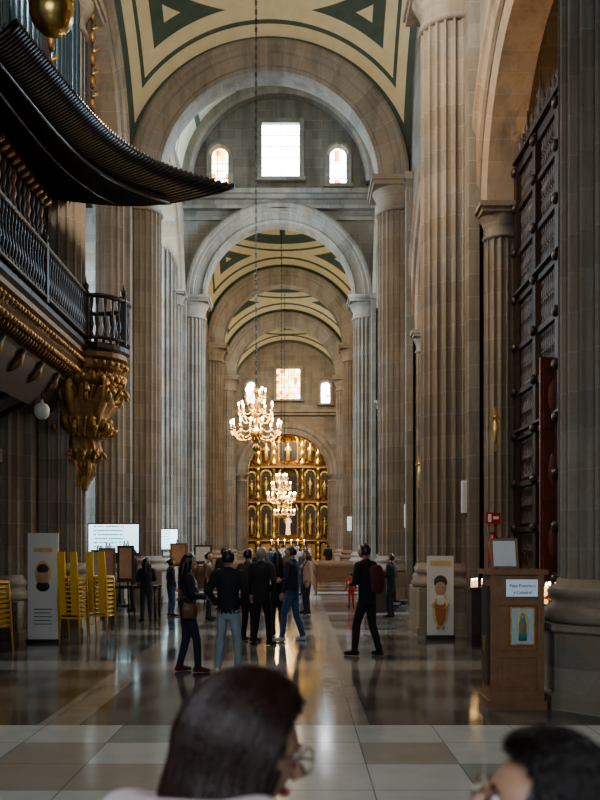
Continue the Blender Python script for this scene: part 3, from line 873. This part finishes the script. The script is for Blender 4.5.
def screen(x, y, w, h, zc, es):
    m, nt, b = newmat('screen_image')
    vec, X, Y, Z = coords(nt, 'obj')
    g = (Z / h + .5)
    c = mixc(nt, g, (.35, .66, .80), (.62, .86, 1))
    ln = (((Z / h + .5) * 7).fr().band(.3, .65)) * (X / w + .1).ab().lt(.3) * noise_n(nt, vec, 10).gt(.44)
    c = mixc(nt, ln, c, (.03, .18, .28))
    nt.links.new(c, b.inputs['Emission Color']); b.inputs['Emission Strength'].default_value = es
    mb = MB()
    mb.box(x-w/2-.03, x+w/2+.03, y, y+.06, zc-h/2-.03, zc+h/2+.03, M_black)
    mb.add([(x-w/2, y-.004, zc-h/2), (x+w/2, y-.004, zc-h/2), (x+w/2, y-.004, zc+h/2), (x-w/2, y-.004, zc+h/2)], [(0,1,2,3)], m)
    mb.tube([(x-.15, y+.08, zc), (x-.15, y+.08, .05)], .03, M_black); mb.tube([(x+.15, y+.08, zc), (x+.15, y+.08, .05)], .03, M_black)
    mb.box(x-.45, x+.45, y-.2, y+.35, .0, .05, M_black)
    mb.obj('television_on_stand', (x, y, zc))
screen(-5.15, 24.2, 1.38, .78, 1.88, 1.6)
screen(-5.05, 33, .86, .74, 1.9, 2.2)

def easel(x, y, w, z0, z1, pm, frame=M_wood):
    mb = MB()
    mb.box(x-w/2, x+w/2, y-.03, y, z0, z1, frame); mb.box(x-w/2+.05, x+w/2-.05, y-.036, y-.03, z0+.05, z1-.05, pm)
    for sg in (-1, 1): mb.tube([(x+sg*w*.6, y-.05, 0), (x+sg*w*.1, y+.03, z1+.1)], .014, M_wood, 6)
    mb.tube([(x, y+.4, 0), (x, y+.03, z1+.05)], .014, M_wood, 6)
    mb.box(x-w*.55, x+w*.55, y-.08, y, z0-.03, z0, M_wood)
    mb.obj('easel_with_picture', (x, y, 0))
M_portrait = simple('portrait_print', (.4, .22, .12), .5, nscale=4, var=.7, bmp=0)
easel(-4.15, 18.9, .34, .9, 1.65, M_portrait, M_wood2); easel(-3.72, 18.7, .36, .95, 1.7, M_portrait); easel(-4.5, 19.6, .34, .9, 1.6, M_paper)
easel(-3.05, 22, .42, 1.2, 1.75, M_portrait, M_wood2)
easel(-2.7, 24.4, .5, 1.2, 1.7, M_paper)
mb = MB(); mb.box(-4.5, -3.3, 20.2, 20.9, .7, .76, M_wood)
for a in (-4.45, -3.35):
    for b in (20.25, 20.85): mb.tube([(a, b, 0), (a, b, .7)], .03, M_wood)
mb.box(-4.3, -4.0, 20.4, 20.7, .76, 1.0, M_paper); mb.box(-3.8, -3.5, 20.4, 20.7, .76, 1.1, M_wood2)
mb.obj('display_table', (-3.9, 20.5, 0))

def pew(x, y, w, m=M_wood2, ang=0):
    M = Matrix.Translation((x, y, 0)) @ Matrix.Rotation(ang, 4, 'Z'); mb = MB()
    mb.box(-w/2, w/2, -.22, .2, .42, .46, m, M); mb.box(-w/2, w/2, -.27, -.23, .42, .95, m, M)
    mb.box(-w/2, w/2, -.29, -.21, .93, .98, m, M); mb.box(-w/2, w/2, -.62, -.42, .16, .2, m, M)
    for sg in (-1, 1):
        mb.box(sg*w/2-.03, sg*w/2+.03, -.3, .24, 0, .66, m, M); mb.box(sg*w/2-.03, sg*w/2+.03, -.3, -.2, .6, 1.0, m, M)
        mb.sph((sg*w/2, -.25, 1.03), .04, m, 8, 6, M); mb.box(sg*w/2-.03, sg*w/2+.03, -.62, -.3, .1, .16, m, M)
    mb.obj('wooden_pew', (x, y, 0))
for k in range(7): pew(-2.6, 25.6+k*2.2, 1.8)
for k in range(5): pew(1.3, 30+k*2.3, 1.5)
pew(1.95, 22.6, .9, M_wood, 1.4); pew(2.3, 24.0, .9, M_wood, 1.4)

mb = MB(); x0, x1, y0, y1 = 2.86, 3.4, 14.75, 15.2
mb.box(x0, x1, y0, y1, .95, 1.0, M_wood); mb.box(x0+.04, x1-.04, y0+.04, y1-.04, 0, .95, M_wood)
for k in range(3): mb.box(x0+.06+.16*k, x0+.18+.16*k, y0+.02, y0+.045, .2, .85, M_choc)
for k in range(8):
    cx = x0+.06+.06*k; mb.tube([(cx, y0+.12+.1*(k % 3), 1.0), (cx, y0+.12+.1*(k % 3), 1.1)], .02, M_cand); mb.sph((cx, y0+.12+.1*(k % 3), 1.13), (.01, .01, .02), M_flame, 6, 4)
mb.obj('votive_candle_table', (3.1, 15.0, 0))
mb = MB(); fx, fy = 3.16, 11.4
mb.lathe([(.22, 0), (.22, .04), (.04, .08), (.04, .85), (.2, .92), (.22, .96)], (fx, fy, 0), M_iron, 16)
random.seed(4)
for k in range(40):
    a = random.uniform(0, 2*pi); r = random.uniform(0, .22); mb.sph((fx+r*cos(a), fy+r*sin(a), 1.0+random.uniform(0, .2)), .035, M_flower if k % 2 else M_cand, 6, 4)
for k in range(8):
    a = k*pi/4; mb.sph((fx+.18*cos(a), fy+.18*sin(a), 1.22), (.012, .012, .025), M_flame, 6, 4)
mb.obj('votive_flower_stand', (fx, fy, 0))

def speaker(x, y, zc, h=.6, w=.18):
    mb = MB(); mb.box(x-w/2, x+w/2, y-.14, y, zc-h/2, zc+h/2, M_white); mb.box(x-w/2+.02, x+w/2-.02, y-.146, y-.14, zc-h/2+.03, zc+h/2-.03, M_paper)
    mb.tube([(x, y, zc), (x, y+.12, zc)], .02, M_black); mb.obj('column_speaker', (x, y, zc))
speaker(3.12, 16.5, 2.62); speaker(3.2, 25.98, 2.55, .7, .22); speaker(2.15, 38.2, 2.6, .6)
mb = MB(); ex, ey = 3.46, 15.7
mb.lathe([(.01, 0), (.075, .01), (.08, .05), (.08, .36), (.05, .42), (.025, .44), (.025, .5)], (ex, ey, 1.42), M_red, 16)
mb.box(ex-.05, ex+.05, ey-.02, ey+.02, 1.92, 1.95, M_black); mb.tube([(ex+.03, ey, 1.9), (ex+.12, ey, 1.8), (ex+.11, ey, 1.55)], .012, M_black); mb.box(ex-.03, ex+.03, ey, ey+.2, 1.6, 1.7, M_iron)
mb.obj('fire_extinguisher', (ex, ey, 1.4))
mb = MB(); mb.box(ex-.13, ex+.13, ey-.01, ey+.01, 2.1, 2.3, M_red); mb.box(ex-.09, ex-.03, ey-.014, ey-.01, 2.13, 2.27, M_white); mb.box(ex+.0, ex+.1, ey-.014, ey-.01, 2.18, 2.23, M_white); mb.obj('fire_sign', (ex, ey, 2.2))
for (cx, cy, cz, s) in ((3.5, 15.72, 3.8, .8), (3.42, 25.2, 3.8, .9)):
    mb = MB(); mb.box(cx-.03*s, cx+.03*s, cy-.03, cy+.0, cz-.5*s, cz+.5*s, M_goldmid); mb.box(cx-.12*s, cx+.12*s, cy-.03, cy, cz+.2*s, cz+.27*s, M_goldmid)
    mb.tube([(cx, cy-.05, cz-.3*s), (cx, cy-.06, cz), (cx, cy-.05, cz+.2*s)], [.02, .035, .03], M_gold); mb.sph((cx, cy-.06, cz+.27*s), .035*s, M_gold, 8, 6)
    mb.obj('crucifix', (cx, cy, cz))

# ------------------------------------------------------------------ people
def cloth(name, c, r=.85): return simple(name, c, r, nscale=9, var=.22, bmp=.25)
C_black = cloth('cloth_black', (.010, .010, .012)); C_char = cloth('cloth_charcoal', (.025, .026, .03)); C_navy = cloth('cloth_navy', (.012, .018, .036))
C_denim = cloth('denim_blue', (.045, .08, .15)); C_ldenim = cloth('denim_light', (.22, .26, .28)); C_beige = cloth('knit_beige', (.26, .20, .16))
C_pink = cloth('hoodie_pale', (.70, .56, .56)); C_white = cloth('cloth_white', (.5, .5, .5)); C_brown = cloth('leather_brown', (.10, .045, .02), .5); C_maroon = cloth('cloth_maroon', (.07, .014, .014)); C_redc = cloth('cloth_red', (.35, .03, .02))
M_skin = simple('skin', (.40, .23, .15), .5, nscale=14, var=.08, bmp=.03)
M_lip = simple('lips', (.32, .10, .08), .45, bmp=0); M_eye = simple('eye_white', (.7, .68, .65), .25, var=.02, bmp=0)
M_grey = simple('hair_grey', (.22, .2, .18), .5, nscale=30, var=.4, bmp=.4)
M_auburn = simple('hair_auburn', (.034, .016, .011), .30, nscale=40, var=.6, bmp=.2)
M_metal = simple('glasses_metal', (.6, .5, .35), .25, 1, bmp=0); M_glass = simple('spectacle_lens', (.6, .65, .7), .05, bmp=0)
M_glass.node_tree.nodes['Principled BSDF'].inputs['Alpha'].default_value = .25

def hp(sx, sy, sz, off=0):
    x = .077*sx; y = .097*sy; z = .115*sz
    if sz < 0:
        t = -sz; x *= 1-.36*t**1.6; y *= (1-.12*t) if sy > 0 else (1-.42*t**1.2)
        if sy > 0: y += .008*t
    v = Vector((x, y, z)); d = Vector((sx/.077, sy/.097, sz/.115)).normalized()
    return v + d*off
def head(mb, M, hairm, style, detail=1, glasses=False, skin=M_skin, side=True):
    nu, nv = (40, 28) if detail > 1 else (20, 14)
    def grid(fn, mask, mat):
        vs = []; fs = []
        for j in range(nv+1):
            ph = -pi/2+pi*j/nv
            for i in range(nu):
                a = 2*pi*i/nu; vs.append(fn(cos(ph)*cos(a), cos(ph)*sin(a), sin(ph)))
        for j in range(nv):
            for i in range(nu):
                ph = -pi/2+pi*(j+.5)/nv; a = 2*pi*(i+.5)/nu
                if mask(cos(ph)*cos(a), cos(ph)*sin(a), sin(ph)):
                    i2 = (i+1) % nu; fs.append((j*nu+i, j*nu+i2, (j+1)*nu+i2, (j+1)*nu+i))
        mb.add(vs, fs, mat, True, M)
    def face(sx, sy, sz):
        off = 0
        if sy > .5:
            for ex in (-1, 1): off -= .007*math.exp(-((sx-ex*.40)**2+(sz-.02)**2)/.02)
            off += .004*math.exp(-((sz-.22)**2)/.01); off += .004*math.exp(-(sx**2)/.05-((sz+.85)**2)/.03)
        return hp(sx, sy, sz, off)
    grid(face, lambda *a: True, skin)
    mb.tube([(0, .094, .02), (0, .103, -.005), (0, .116, -.03), (0, .100, -.04)], [.006, .009, .014, .008], skin, 8, M=M)
    mb.sph((0, .090, -.062), (.024, .010, .005), M_lip, 10, 6, M); mb.sph((0, .089, -.069), (.020, .010, .005), M_lip, 10, 6, M)
    for e in (-1, 1):
        mb.sph((e*.031, .083, .004), (.013, .008, .008), M_eye, 10, 6, M); mb.sph((e*.031, .0895, .004), (.0055, .003, .0055), M_black, 8, 5, M)
        mb.tube([(e*.016, .095, .022), (e*.032, .094, .027), (e*.046, .083, .021)], [.003, .004, .002], hairm, 5, M=M)
        mb.sph((e*.078, -.004, -.005), (.008, .018, .030), skin, 8, 6, M); mb.sph((e*.079, .0, -.028), (.006, .008, .010), skin, 6, 5, M)
    if style == 'bald': return
    lowz = -.5 if style == 'short' else -.75
    fy = .12 if style == 'short' else .38
    def hm(sx, sy, sz):
        if sz > .52+.12*max(0, sy): return True
        return sy < fy - .25*(0 if sz > 0 else 1)*(1 if style == 'short' else 0) and sz > lowz
    th = .012 if style == 'short' else .02
    def hf(sx, sy, sz):
        n = noise.noise(Vector((sx*4, sy*4, sz*4)))
        edge = 1.0
        if sy > fy-.2 and sz < .6: edge = .35
        return hp(sx, sy, sz, (th + .006*n)*edge + .002)
    grid(hf, hm, hairm)
    if style in ('long', 'strands'):
        mb.tube([(0, -.045, .06), (0, -.075, -.03), (0, -.085, -.12), (0, -.095, -.24), (0, -.10, -.34)], [(.07, .04), (.088, .058), (.092, .05), (.085, .035), (.05, .012)], hairm, 18, right=(1, 0, 0), M=M)
        if side:
            for e in (-1, 1): mb.tube([(e*.06, .02, .06), (e*.083, .0, -.02), (e*.085, -.01, -.12), (e*.08, .0, -.25)], [(.02, .03), (.02, .05), (.022, .05), (.012, .02)], hairm, 10, M=M)
    if style == 'bun': mb.sph((0, -.12, .03), (.045, .04, .045), hairm, 12, 8, M)
    if glasses:
        for e in (-1, 1):
            pts = [(e*(.034+.027*cos(a)), .110, .001+.023*sin(a)) for a in [2*pi*i/20 for i in range(21)]]
            mb.tube(pts, .0022, M_metal, 5, M=M)
            vs = [(e*(.034+.026*cos(2*pi*i/16)), .110, .001+.022*sin(2*pi*i/16)) for i in range(16)]
            mb.add(vs, [tuple(range(16))], M_glass, False, M)
            mb.tube([(e*.060, .109, .008), (e*.083, .04, .010), (e*.086, -.01, .002), (e*.084, -.022, -.02)], .0022, M_metal, 5, M=M)
        mb.tube([(-.008, .110, .006), (0, .114, .009), (.008, .110, .006)], .0022, M_metal, 5, M=M)

def strands(mb, M, hairm, n, length, wave=0, seed=1, rad=.0014, full=1.0):
    rnd = random.Random(seed)
    for k in range(n):
        s = rnd.random()
        py = .75 - 1.15*s; top = Vector((rnd.uniform(-.06, .06), py, sqrt(max(.05, 1-py*py)))).normalized()
        sgn = rnd.choice((-1, 1))
        az = pi/2 + sgn*(rnd.uniform(.60, 1.0)*pi*.98 if s > .3 else rnd.uniform(.50, .78)*pi)
        end = Vector((cos(az)*.98, sin(az)*.98, -.15)).normalized()
        off = rnd.uniform(.016, .034)*full; pts = []
        m = 8
        for i in range(m+1):
            t = i/m; d = (top*(1-t)+end*t); d = (d + Vector((0, 0, .25*sin(pi*t)))).normalized()
            pts.append(hp(d.x, d.y, d.z, off*(.75+.25*t)))
        last = pts[-1]; ph = rnd.uniform(0, 6.28); L = length*rnd.uniform(.75, 1.05); fr = rnd.uniform(25, 40)
        tx = rnd.uniform(-.012, .012); ty = rnd.uniform(-.012, .012)
        mm = 9 if not wave else 16
        for i in range(1, mm+1):
            t = i/mm; w = wave*(.3+t)
            pts.append(Vector((last.x*(1+.16*sin(pi*t)*full-.10*t)+tx*t+w*sin(ph+t*L*fr*2), last.y*(1-.05*t)+ty*t - .012*t + w*cos(ph+t*L*fr*2), last.z-L*t)))
        if wave:
            for i in range(1, m+1):
                q = pts[i]; pts[i] = q + Vector((sin(ph+i*2.1), cos(ph+i*1.7), sin(ph+i*1.3)))*wave*.9
        mb.tube(pts, [rad]*(len(pts)-1)+[rad*.4], hairm, 3, True, M=M, cap=False)

def hand(mb, w, d, nrm, side, M, s=1.0, skin=M_skin, curl=.5):
    w = Vector(w); d = Vector(d).normalized(); nrm = Vector(nrm); nrm = (nrm - d*nrm.dot(d)).normalized(); sd = d.cross(nrm)*side
    def P(a, b, c): return w + (d*a + sd*b + nrm*c)*s
    mb.tube([P(-.02, 0, 0), P(.01, 0, 0), P(.04, 0, 0), P(.08, .0, 0), P(.092, 0, 0)], [(.022*s, .018*s), (.027*s, .017*s), (.038*s, .016*s), (.040*s, .013*s), (.034*s, .009*s)], skin, 12, right=sd, M=M)
    for i, (b, L) in enumerate(((.030, .070), (.011, .079), (-.009, .073), (-.028, .057))):
        a = .085; c = 0; ang = 0; pts = [P(a-.015, b, 0), P(a, b, 0)]
        for k, fr in enumerate((.45, .32, .23)):
            ang += curl*(.5+.25*k); a += cos(ang)*L*fr; c += sin(ang)*L*fr; pts.append(P(a, b*(1+.08*(k+1)), c))
        mb.tube(pts, [.0095*s, .0095*s, .0085*s, .0078*s, .005*s], skin, 7, M=M)
    mb.tube([P(.015, .022, .003), P(.04, .047, .010), P(.065, .060, .020), P(.088, .062, .028)], [.012*s, .011*s, .0095*s, .006*s], skin, 7, M=M)

ARM = {
 'side': ((.235, -.01, 1.12), (.245, .06, .88)),
 'pocket': ((.265, -.05, 1.13), (.19, .07, .95)),
 'front': ((.235, .03, 1.12), (.09, .24, 1.08)),
 'cross': ((.23, .06, 1.13), (-.02, .20, 1.17)),
 'phone': ((.225, .08, 1.14), (.09, .28, 1.26)),
 'back': ((.25, -.13, 1.14), (.07, -.17, .97)),
}
def person(name, x, y, heading, h, top, bottom, shoe, hairm=M_hairA, style='short', fem=False, feet=((-.11, 0), (.11, .02)), armL='side', armR='side', hyaw=0, hpitch=0, lean=0, hem=.82, bag=None, voxel=.016, glasses=False, strand=0, wave=0, hood=False, detail=1, hlen=.3, extra=None, hoff=(0, 0, 0), hs=1.0, full=1.0, side=True):
    k = h/1.7
    src = MB(); tag = []
    def add(pts, rad, m, right=(1, 0, 0), seg=16):
        P = []; R = []
        pts = [Vector(p) for p in pts]; rad = [r if hasattr(r, '__len__') else (r, r) for r in rad]
        for i in range(len(pts)-1):
            for q in range(5):
                t = q/5; P.append(pts[i].lerp(pts[i+1], t)); R.append((rad[i][0]*(1-t)+rad[i+1][0]*t, rad[i][1]*(1-t)+rad[i+1][1]*t))
        P.append(pts[-1]); R.append(rad[-1])
        d0 = (P[0]-P[1]).normalized(); d1 = (P[-1]-P[-2]).normalized(); a, b = R[0], R[-1]
        P = [P[0]+d0*min(a)*.45] + P + [P[-1]+d1*min(b)*.45]; R = [(a[0]*.6, a[1]*.6)] + R + [(b[0]*.6, b[1]*.6)]
        n0 = len(src.v); src.tube(P, R, m, seg, right=right)
        tag.extend([m]*(len(src.v)-n0))
    sw = .160 if fem else .182; hw = 1.07 if fem else 1.0
    ly = lambda z: lean*(z-.9)
    tz = [(hem, .158*hw, .115), (.95, .160*hw, .118), (1.08, .143 if fem else .155, .106), (1.24, .158 if fem else .174, .120), (1.35, .160 if fem else .180, .106), (1.415, .118, .082), (1.45, .072, .066)]
    add([(0, ly(z), z) for z, a, b in tz], [(a, b) for z, a, b in tz], top)
    add([(0, 0, .78), (0, 0, .84), (0, 0, .89)], [(.125*hw, .090), (.138*hw, .098), (.125*hw, .088)], bottom)
    add([(0, ly(1.43)-.005, 1.42), (hoff[0]*.5, ly(1.5)+.012+hoff[1]*.6, 1.53+hoff[2]*.5)], [.054, .050], M_skin)
    add([(0, ly(1.44)-.012, 1.425), (0, ly(1.46)-.01, 1.465)], [(.078, .072), (.066, .062)], top)
    A = []
    for sd, nm in ((-1, armL), (1, armR)):
        e, w = ARM[nm] if isinstance(nm, str) else nm
        S = Vector((sd*sw, ly(1.37), 1.375)); Ee = Vector((sd*e[0], e[1]+ly(1.12), e[2])); W = Vector((sd*w[0], w[1]+ly(1.0), w[2]))
        S0 = Vector((sd*.09, ly(1.37), 1.385))
        add([S0, S, S.lerp(Ee, .5), Ee, Ee.lerp(W, .45), W], [.062, .066, .056, .050, .044, .037], top)
        A.append((Ee, W, sd, nm))
    for i, sd in enumerate((-1, 1)):
        fx, fy = feet[i]; fa = -.25*sd
        Hh = Vector((sd*.080*hw, 0, .87)); An = Vector((fx, fy, .085)); Kn = Hh.lerp(An, .5) + Vector((0, .035+.12*abs(fy), 0))
        add([Hh, Hh.lerp(Kn, .5), Kn, Kn.lerp(An, .35), Kn.lerp(An, .7), An], [.080*hw, .079, .063, .060, .053, .050], bottom)
        dx, dy = sin(-fa), cos(-fa)
        add([(fx-dx*.06, fy-dy*.06, .042), (fx+dx*.03, fy+dy*.03, .046), (fx+dx*.12, fy+dy*.12, .036), (fx+dx*.17, fy+dy*.17, .03)], [(.036, .040), (.040, .044), (.046, .034), (.032, .026)], shoe, right=(dy, -dx, 0))
    if hood: add([(-.105, ly(1.4)+.04, 1.435), (-.12, -.06, 1.455), (-.07, -.13, 1.455), (.07, -.13, 1.455), (.12, -.06, 1.455), (.105, ly(1.4)+.04, 1.435)], [.04, .055, .06, .06, .055, .04], top)
    if bag == 'backpack':
        add([(0, -.2+ly(1.1), .98), (0, -.215+ly(1.2), 1.15), (0, -.19+ly(1.3), 1.36)], [(.13, .07), (.14, .085), (.12, .06)], extra or C_maroon)
    if bag == 'purse':
        add([(.235, .0, .80), (.245, .0, .92), (.235, 0, 1.0)], [(.05, .11), (.05, .12), (.035, .10)], extra or C_brown)
    if bag in ('purse', 'strap'):
        add([(-.10, ly(1.4)+.06, 1.43), (-.05, .13+ly(1.3), 1.30), (.08, .135, 1.15), (.21, .07, .98)], [.016]*4, extra or C_brown, seg=8)
        add([(-.10, ly(1.4)-.06, 1.43), (-.05, -.125+ly(1.3), 1.30), (.08, -.13, 1.15), (.21, -.06, .98)], [.016]*4, extra or C_brown, seg=8)
    me = bpy.data.meshes.new('tmp'); me.from_pydata(src.v, [], src.f); ob = bpy.data.objects.new('tmp', me); COL.objects.link(ob)
    r = ob.modifiers.new('r', 'REMESH'); r.mode = 'VOXEL'; r.voxel_size = voxel; r.use_smooth_shade = True
    s = ob.modifiers.new('s', 'SMOOTH'); s.iterations = 4; s.factor = .5
    dg = bpy.context.evaluated_depsgraph_get(); dg.update()
    ev = ob.evaluated_get(dg).to_mesh()
    V = [v.co.copy() for v in ev.vertices]; F = [tuple(p.vertices) for p in ev.polygons]
    ob.evaluated_get(dg).to_mesh_clear()
    kd = kdtree.KDTree(len(src.v))
    for i, v in enumerate(src.v): kd.insert(v, i)
    kd.balance()
    fm = []
    for f in F:
        c = sum((V[i] for i in f), Vector())/len(f); fm.append(tag[kd.find(c)[1]])
    bpy.data.objects.remove(ob)
    W_ = []
    for v in V:
        n = noise.noise(Vector((v.x*9, v.y*9, v.z*5))) * .007 + noise.noise(Vector((v.x*20+5, v.y*20, v.z*12))) * .004
        c = Vector((v.x, v.y, 0)); W_.append(v + (c.normalized()*n if c.length > .02 and v.z < 1.42 and v.z > .1 else Vector()))
    T = Matrix.Translation((x, y, 0)) @ Matrix.Rotation(radians(heading), 4, 'Z') @ Matrix.Scale(k, 4)
    mb = MB()
    mb.add(W_, F, fm, True, T)
    HC = Vector((0, ly(1.55)+.02, 1.585)) + Vector(hoff)
    HM = T @ Matrix.Translation(HC) @ Matrix.Rotation(radians(hyaw), 4, 'Z') @ Matrix.Rotation(radians(hpitch), 4, 'X') @ Matrix.Scale(hs, 4)
    head(mb, HM, hairm, 'long' if style == 'strands' else style, detail, glasses, side=side)
    if strand: strands(mb, HM, hairm, strand, hlen, wave, full=full)
    for Ee, W, sd, nm in A:
        if nm == 'pocket': continue
        d = (W-Ee).normalized()
        nrm = Vector((-sd, 0, 0)) if nm in ('side',) else Vector((-sd*.3, 0, -1))
        if nm in ('phone', 'front'): nrm = Vector((-sd, 0, .3))
        hand(mb, W+d*.02, d, nrm, sd, T, 1.0)
    return mb.obj(name, (x, y, 0), fixn=False)

person('woman_in_dark_jacket', -1.53, 11.9, -75, 1.60, C_black, C_navy, C_maroon, style='long', fem=True, bag='purse', armL='pocket', armR='front', feet=((-.10, -.10), (.10, .14)), hpitch=-5)
person('man_in_light_jeans', -.96, 11.7, -12, 1.66, C_black, C_ldenim, C_white, style='short', armL='pocket', armR='pocket', feet=((-.15, 0), (.14, .03)), hem=.84)
person('standing_man', -.93, 15.6, -40, 1.65, C_char, C_black, C_black, style='short', armL='pocket', armR='pocket')
person('grey_haired_man', -.66, 15.0, -25, 1.68, C_black, C_black, C_black, hairm=M_grey, style='short', armL='side', armR='pocket', feet=((-.15, 0), (.13, .05)), hem=.74)
person('woman_in_black_coat', -.42, 16.6, 30, 1.60, C_black, C_char, C_black, style='long', fem=True, armL='front', armR='side', hem=.62)
person('man_in_blue_jeans', -.14, 15.7, 65, 1.70, C_navy, C_denim, C_white, style='short', armL='side', armR='front', feet=((-.20, .10), (.12, -.16)), hpitch=-8)
person('woman_in_beige_sweater', .18, 21.7, 110, 1.56, C_beige, C_navy, C_black, style='long', fem=True, armL='side', armR='front', bag='strap', hairm=M_auburn)
person('man_with_backpack', 1.04, 13.6, 48, 1.74, C_black, C_black, C_black, style='short', armL='front', armR='pocket', feet=((-.12, .14), (.13, -.14)), bag='backpack', lean=.05, hem=.80)
person('woman_at_display', -3.42, 19.5, 20, 1.42, C_black, C_char, C_black, style='long', fem=True, armL='front', armR='front')
person('seated_area_visitor', -3.1, 21.0, -60, 1.38, C_char, C_denim, C_black, style='bun', fem=True, armL='side', armR='side')
person('child_in_red', 1.42, 24.2, 20, .95, C_redc, C_redc, C_black, style='short', voxel=.022)
for (px, d, hd, hh, c1, c2) in ((-1.35, 31, 10, 1.6, C_char, C_black), (-.1, 34, 170, 1.68, C_beige, C_navy), (-1.2, 36, -40, 1.6, C_black, C_denim), (.3, 40, 90, 1.6, C_navy, C_black), (.15, 29.5, 150, 1.55, C_black, C_char), (-.9, 46, 0, 1.7, C_white, C_black), (1.5, 47, 30, 1.7, C_black, C_black), (-1.2, 26, 160, 1.6, C_char, C_char), (-.4, 27, 20, 1.6, C_brown, C_black), (-2.0, 23.0, 40, 1.62, C_black, C_denim), (2.15, 20.6, 60, 1.5, C_black, C_black), (-.2, 44, 0, 1.7, C_black, C_black), (-1.6, 50, 0, 1.65, C_beige, C_black), (0.4, 52, 20, 1.7, C_white, C_black), (-4.3, 22.6, 100, 1.6, C_black, C_char), (-2.1, 20.0, -100, 1.55, C_brown, C_navy)):
    person('distant_visitor', px, d, hd, hh, c1, c2, C_black, style='short', voxel=.024, armL='front')
person('woman_in_pale_hoodie', -.160, 1.42, -10, 1.535, C_pink, C_denim, C_white, hairm=M_auburn, style='strands', fem=True, hyaw=-58, hpitch=-12, glasses=True, strand=4600, hood=True, detail=2, hlen=.30, armL='front', armR='front', voxel=.012, hoff=(.065, .045, -.03), hs=1.03, full=1.3, side=False)
person('woman_with_curly_hair', .362, 1.24, 10, 1.485, C_char, C_black, C_black, hairm=M_hairA, style='strands', fem=True, hyaw=72, hpitch=16, glasses=True, strand=3200, wave=.007, detail=2, hlen=.22, armL='front', armR='front', voxel=.012, hoff=(0, .03, -.035), full=1.1, side=False)

# ------------------------------------------------------------------ lights
def area(name, loc, target, size, power, col, sy=None):
    l = bpy.data.lights.new(name, 'AREA'); l.energy = power; l.color = col; l.size = size
    if sy: l.shape = 'RECTANGLE'; l.size_y = sy
    o = bpy.data.objects.new(name, l); o.location = loc; COL.objects.link(o)
    o.rotation_euler = (Vector(target)-Vector(loc)).to_track_quat('-Z', 'Y').to_euler(); return o
def spot(name, loc, target, power, col, ang=110, r=.05):
    l = bpy.data.lights.new(name, 'SPOT'); l.energy = power; l.color = col; l.spot_size = radians(ang); l.spot_blend = .6; l.shadow_soft_size = r
    o = bpy.data.objects.new(name, l); o.location = loc; COL.objects.link(o)
    o.rotation_euler = (Vector(target)-Vector(loc)).to_track_quat('-Z', 'Y').to_euler(); return o
def point(name, loc, power, col, r=.1):
    l = bpy.data.lights.new(name, 'POINT'); l.energy = power; l.color = col; l.shadow_soft_size = r
    o = bpy.data.objects.new(name, l); o.location = loc; COL.objects.link(o); return o
COOL = (.60, .80, 1); WARM = (1, .76, .50); NEU = (1, .95, .87)
area('light_nave_near_fill', (XC, 11.5, 12.4), (XC, 22, 18), 3, 760, NEU)  # added lamp above the frame, brightens the near vault and arch
area('light_nave_right_fill', (-3.2, 14.2, 9.3), (3.4, 16.5, 5), 1.0, 330, (1, .84, .66))  # added warm fill for the right-hand columns, no visible source
area('light_transept_left', (-12.5, 33, 11), (XC, 33, 8), 6, 3800, COOL, 8)
area('light_transept_right', (11, 32, 13), (XC-4, 35, 8), 6, 5200, COOL, 8)
area('light_crossing_fill', (XC, 28.2, 17.2), (XC, 39, 19), 2.5, 220, COOL)  # unseen fill tucked behind the arch wall for lunette and barrel vault
for yb in (40.6, 49.8, 59.0):
    for sd in (-1, 1):
        spot('light_vault_fill', (XC+sd*3.9, yb+.1, 12.75), (XC-sd*1.5, yb+4, 18), 330, (1, .96, .78), 150)  # added spots hidden behind the columns to brighten the far vaults
    area('light_bay', (XC, yb-.2, 14.0), (XC, yb+8, 0), 1.5, 380, WARM)
area('light_aisle_left', (-12.5, 22, 9), (-4, 22, 5), 5, 300, COOL, 6)
area('light_aisle_left_far', (-12.5, 48, 9), (-4, 48, 5), 8, 1000, COOL, 6)
area('light_aisle_right_far', (11, 48, 9), (3, 48, 5), 8, 1100, NEU, 6)
area('light_aisle_right', (11, 22, 8), (3, 22, 5), 5, 450, NEU, 6)
area('light_altar_fill', (XC, 67.3, 10.6), (XC, 69, 3), 2.5, 2300, (1, .80, .50))  # unseen fill behind the altar wall, brightens the gilding
spot('light_altar_low_fill', (XC, 67.0, .3), (XC, 69, 5), 1100, (1, .80, .50), 140)  # second unseen fill, from floor level up the altarpiece
point('light_chapel', (6.4, 13.5, 5.5), 200, (1, .6, .3), .3)
point('light_chapel_arch_fill', (4.6, 12.2, 10.2), 80, (1, .74, .5), .2)  # added off-screen lamp that warms the chapel arch stone
point('light_chandelier', (-.975, 19.4, 4.6), 220, (1, .70, .38), .3)
point('light_chandelier_far', (XC, 43.8, 4.2), 250, (1, .70, .38), .3)
area('light_behind_camera_fill', (-1, -5.5, 6.5), (0, 12, 0), 8, 560, (.82, .91, 1), 5)  # added fill from behind the camera for near floor and columns

w = bpy.data.worlds.new('world'); scene.world = w; w.use_nodes = True
w.node_tree.nodes['Background'].inputs[0].default_value = (.55, .7, .9, 1); w.node_tree.nodes['Background'].inputs[1].default_value = .28
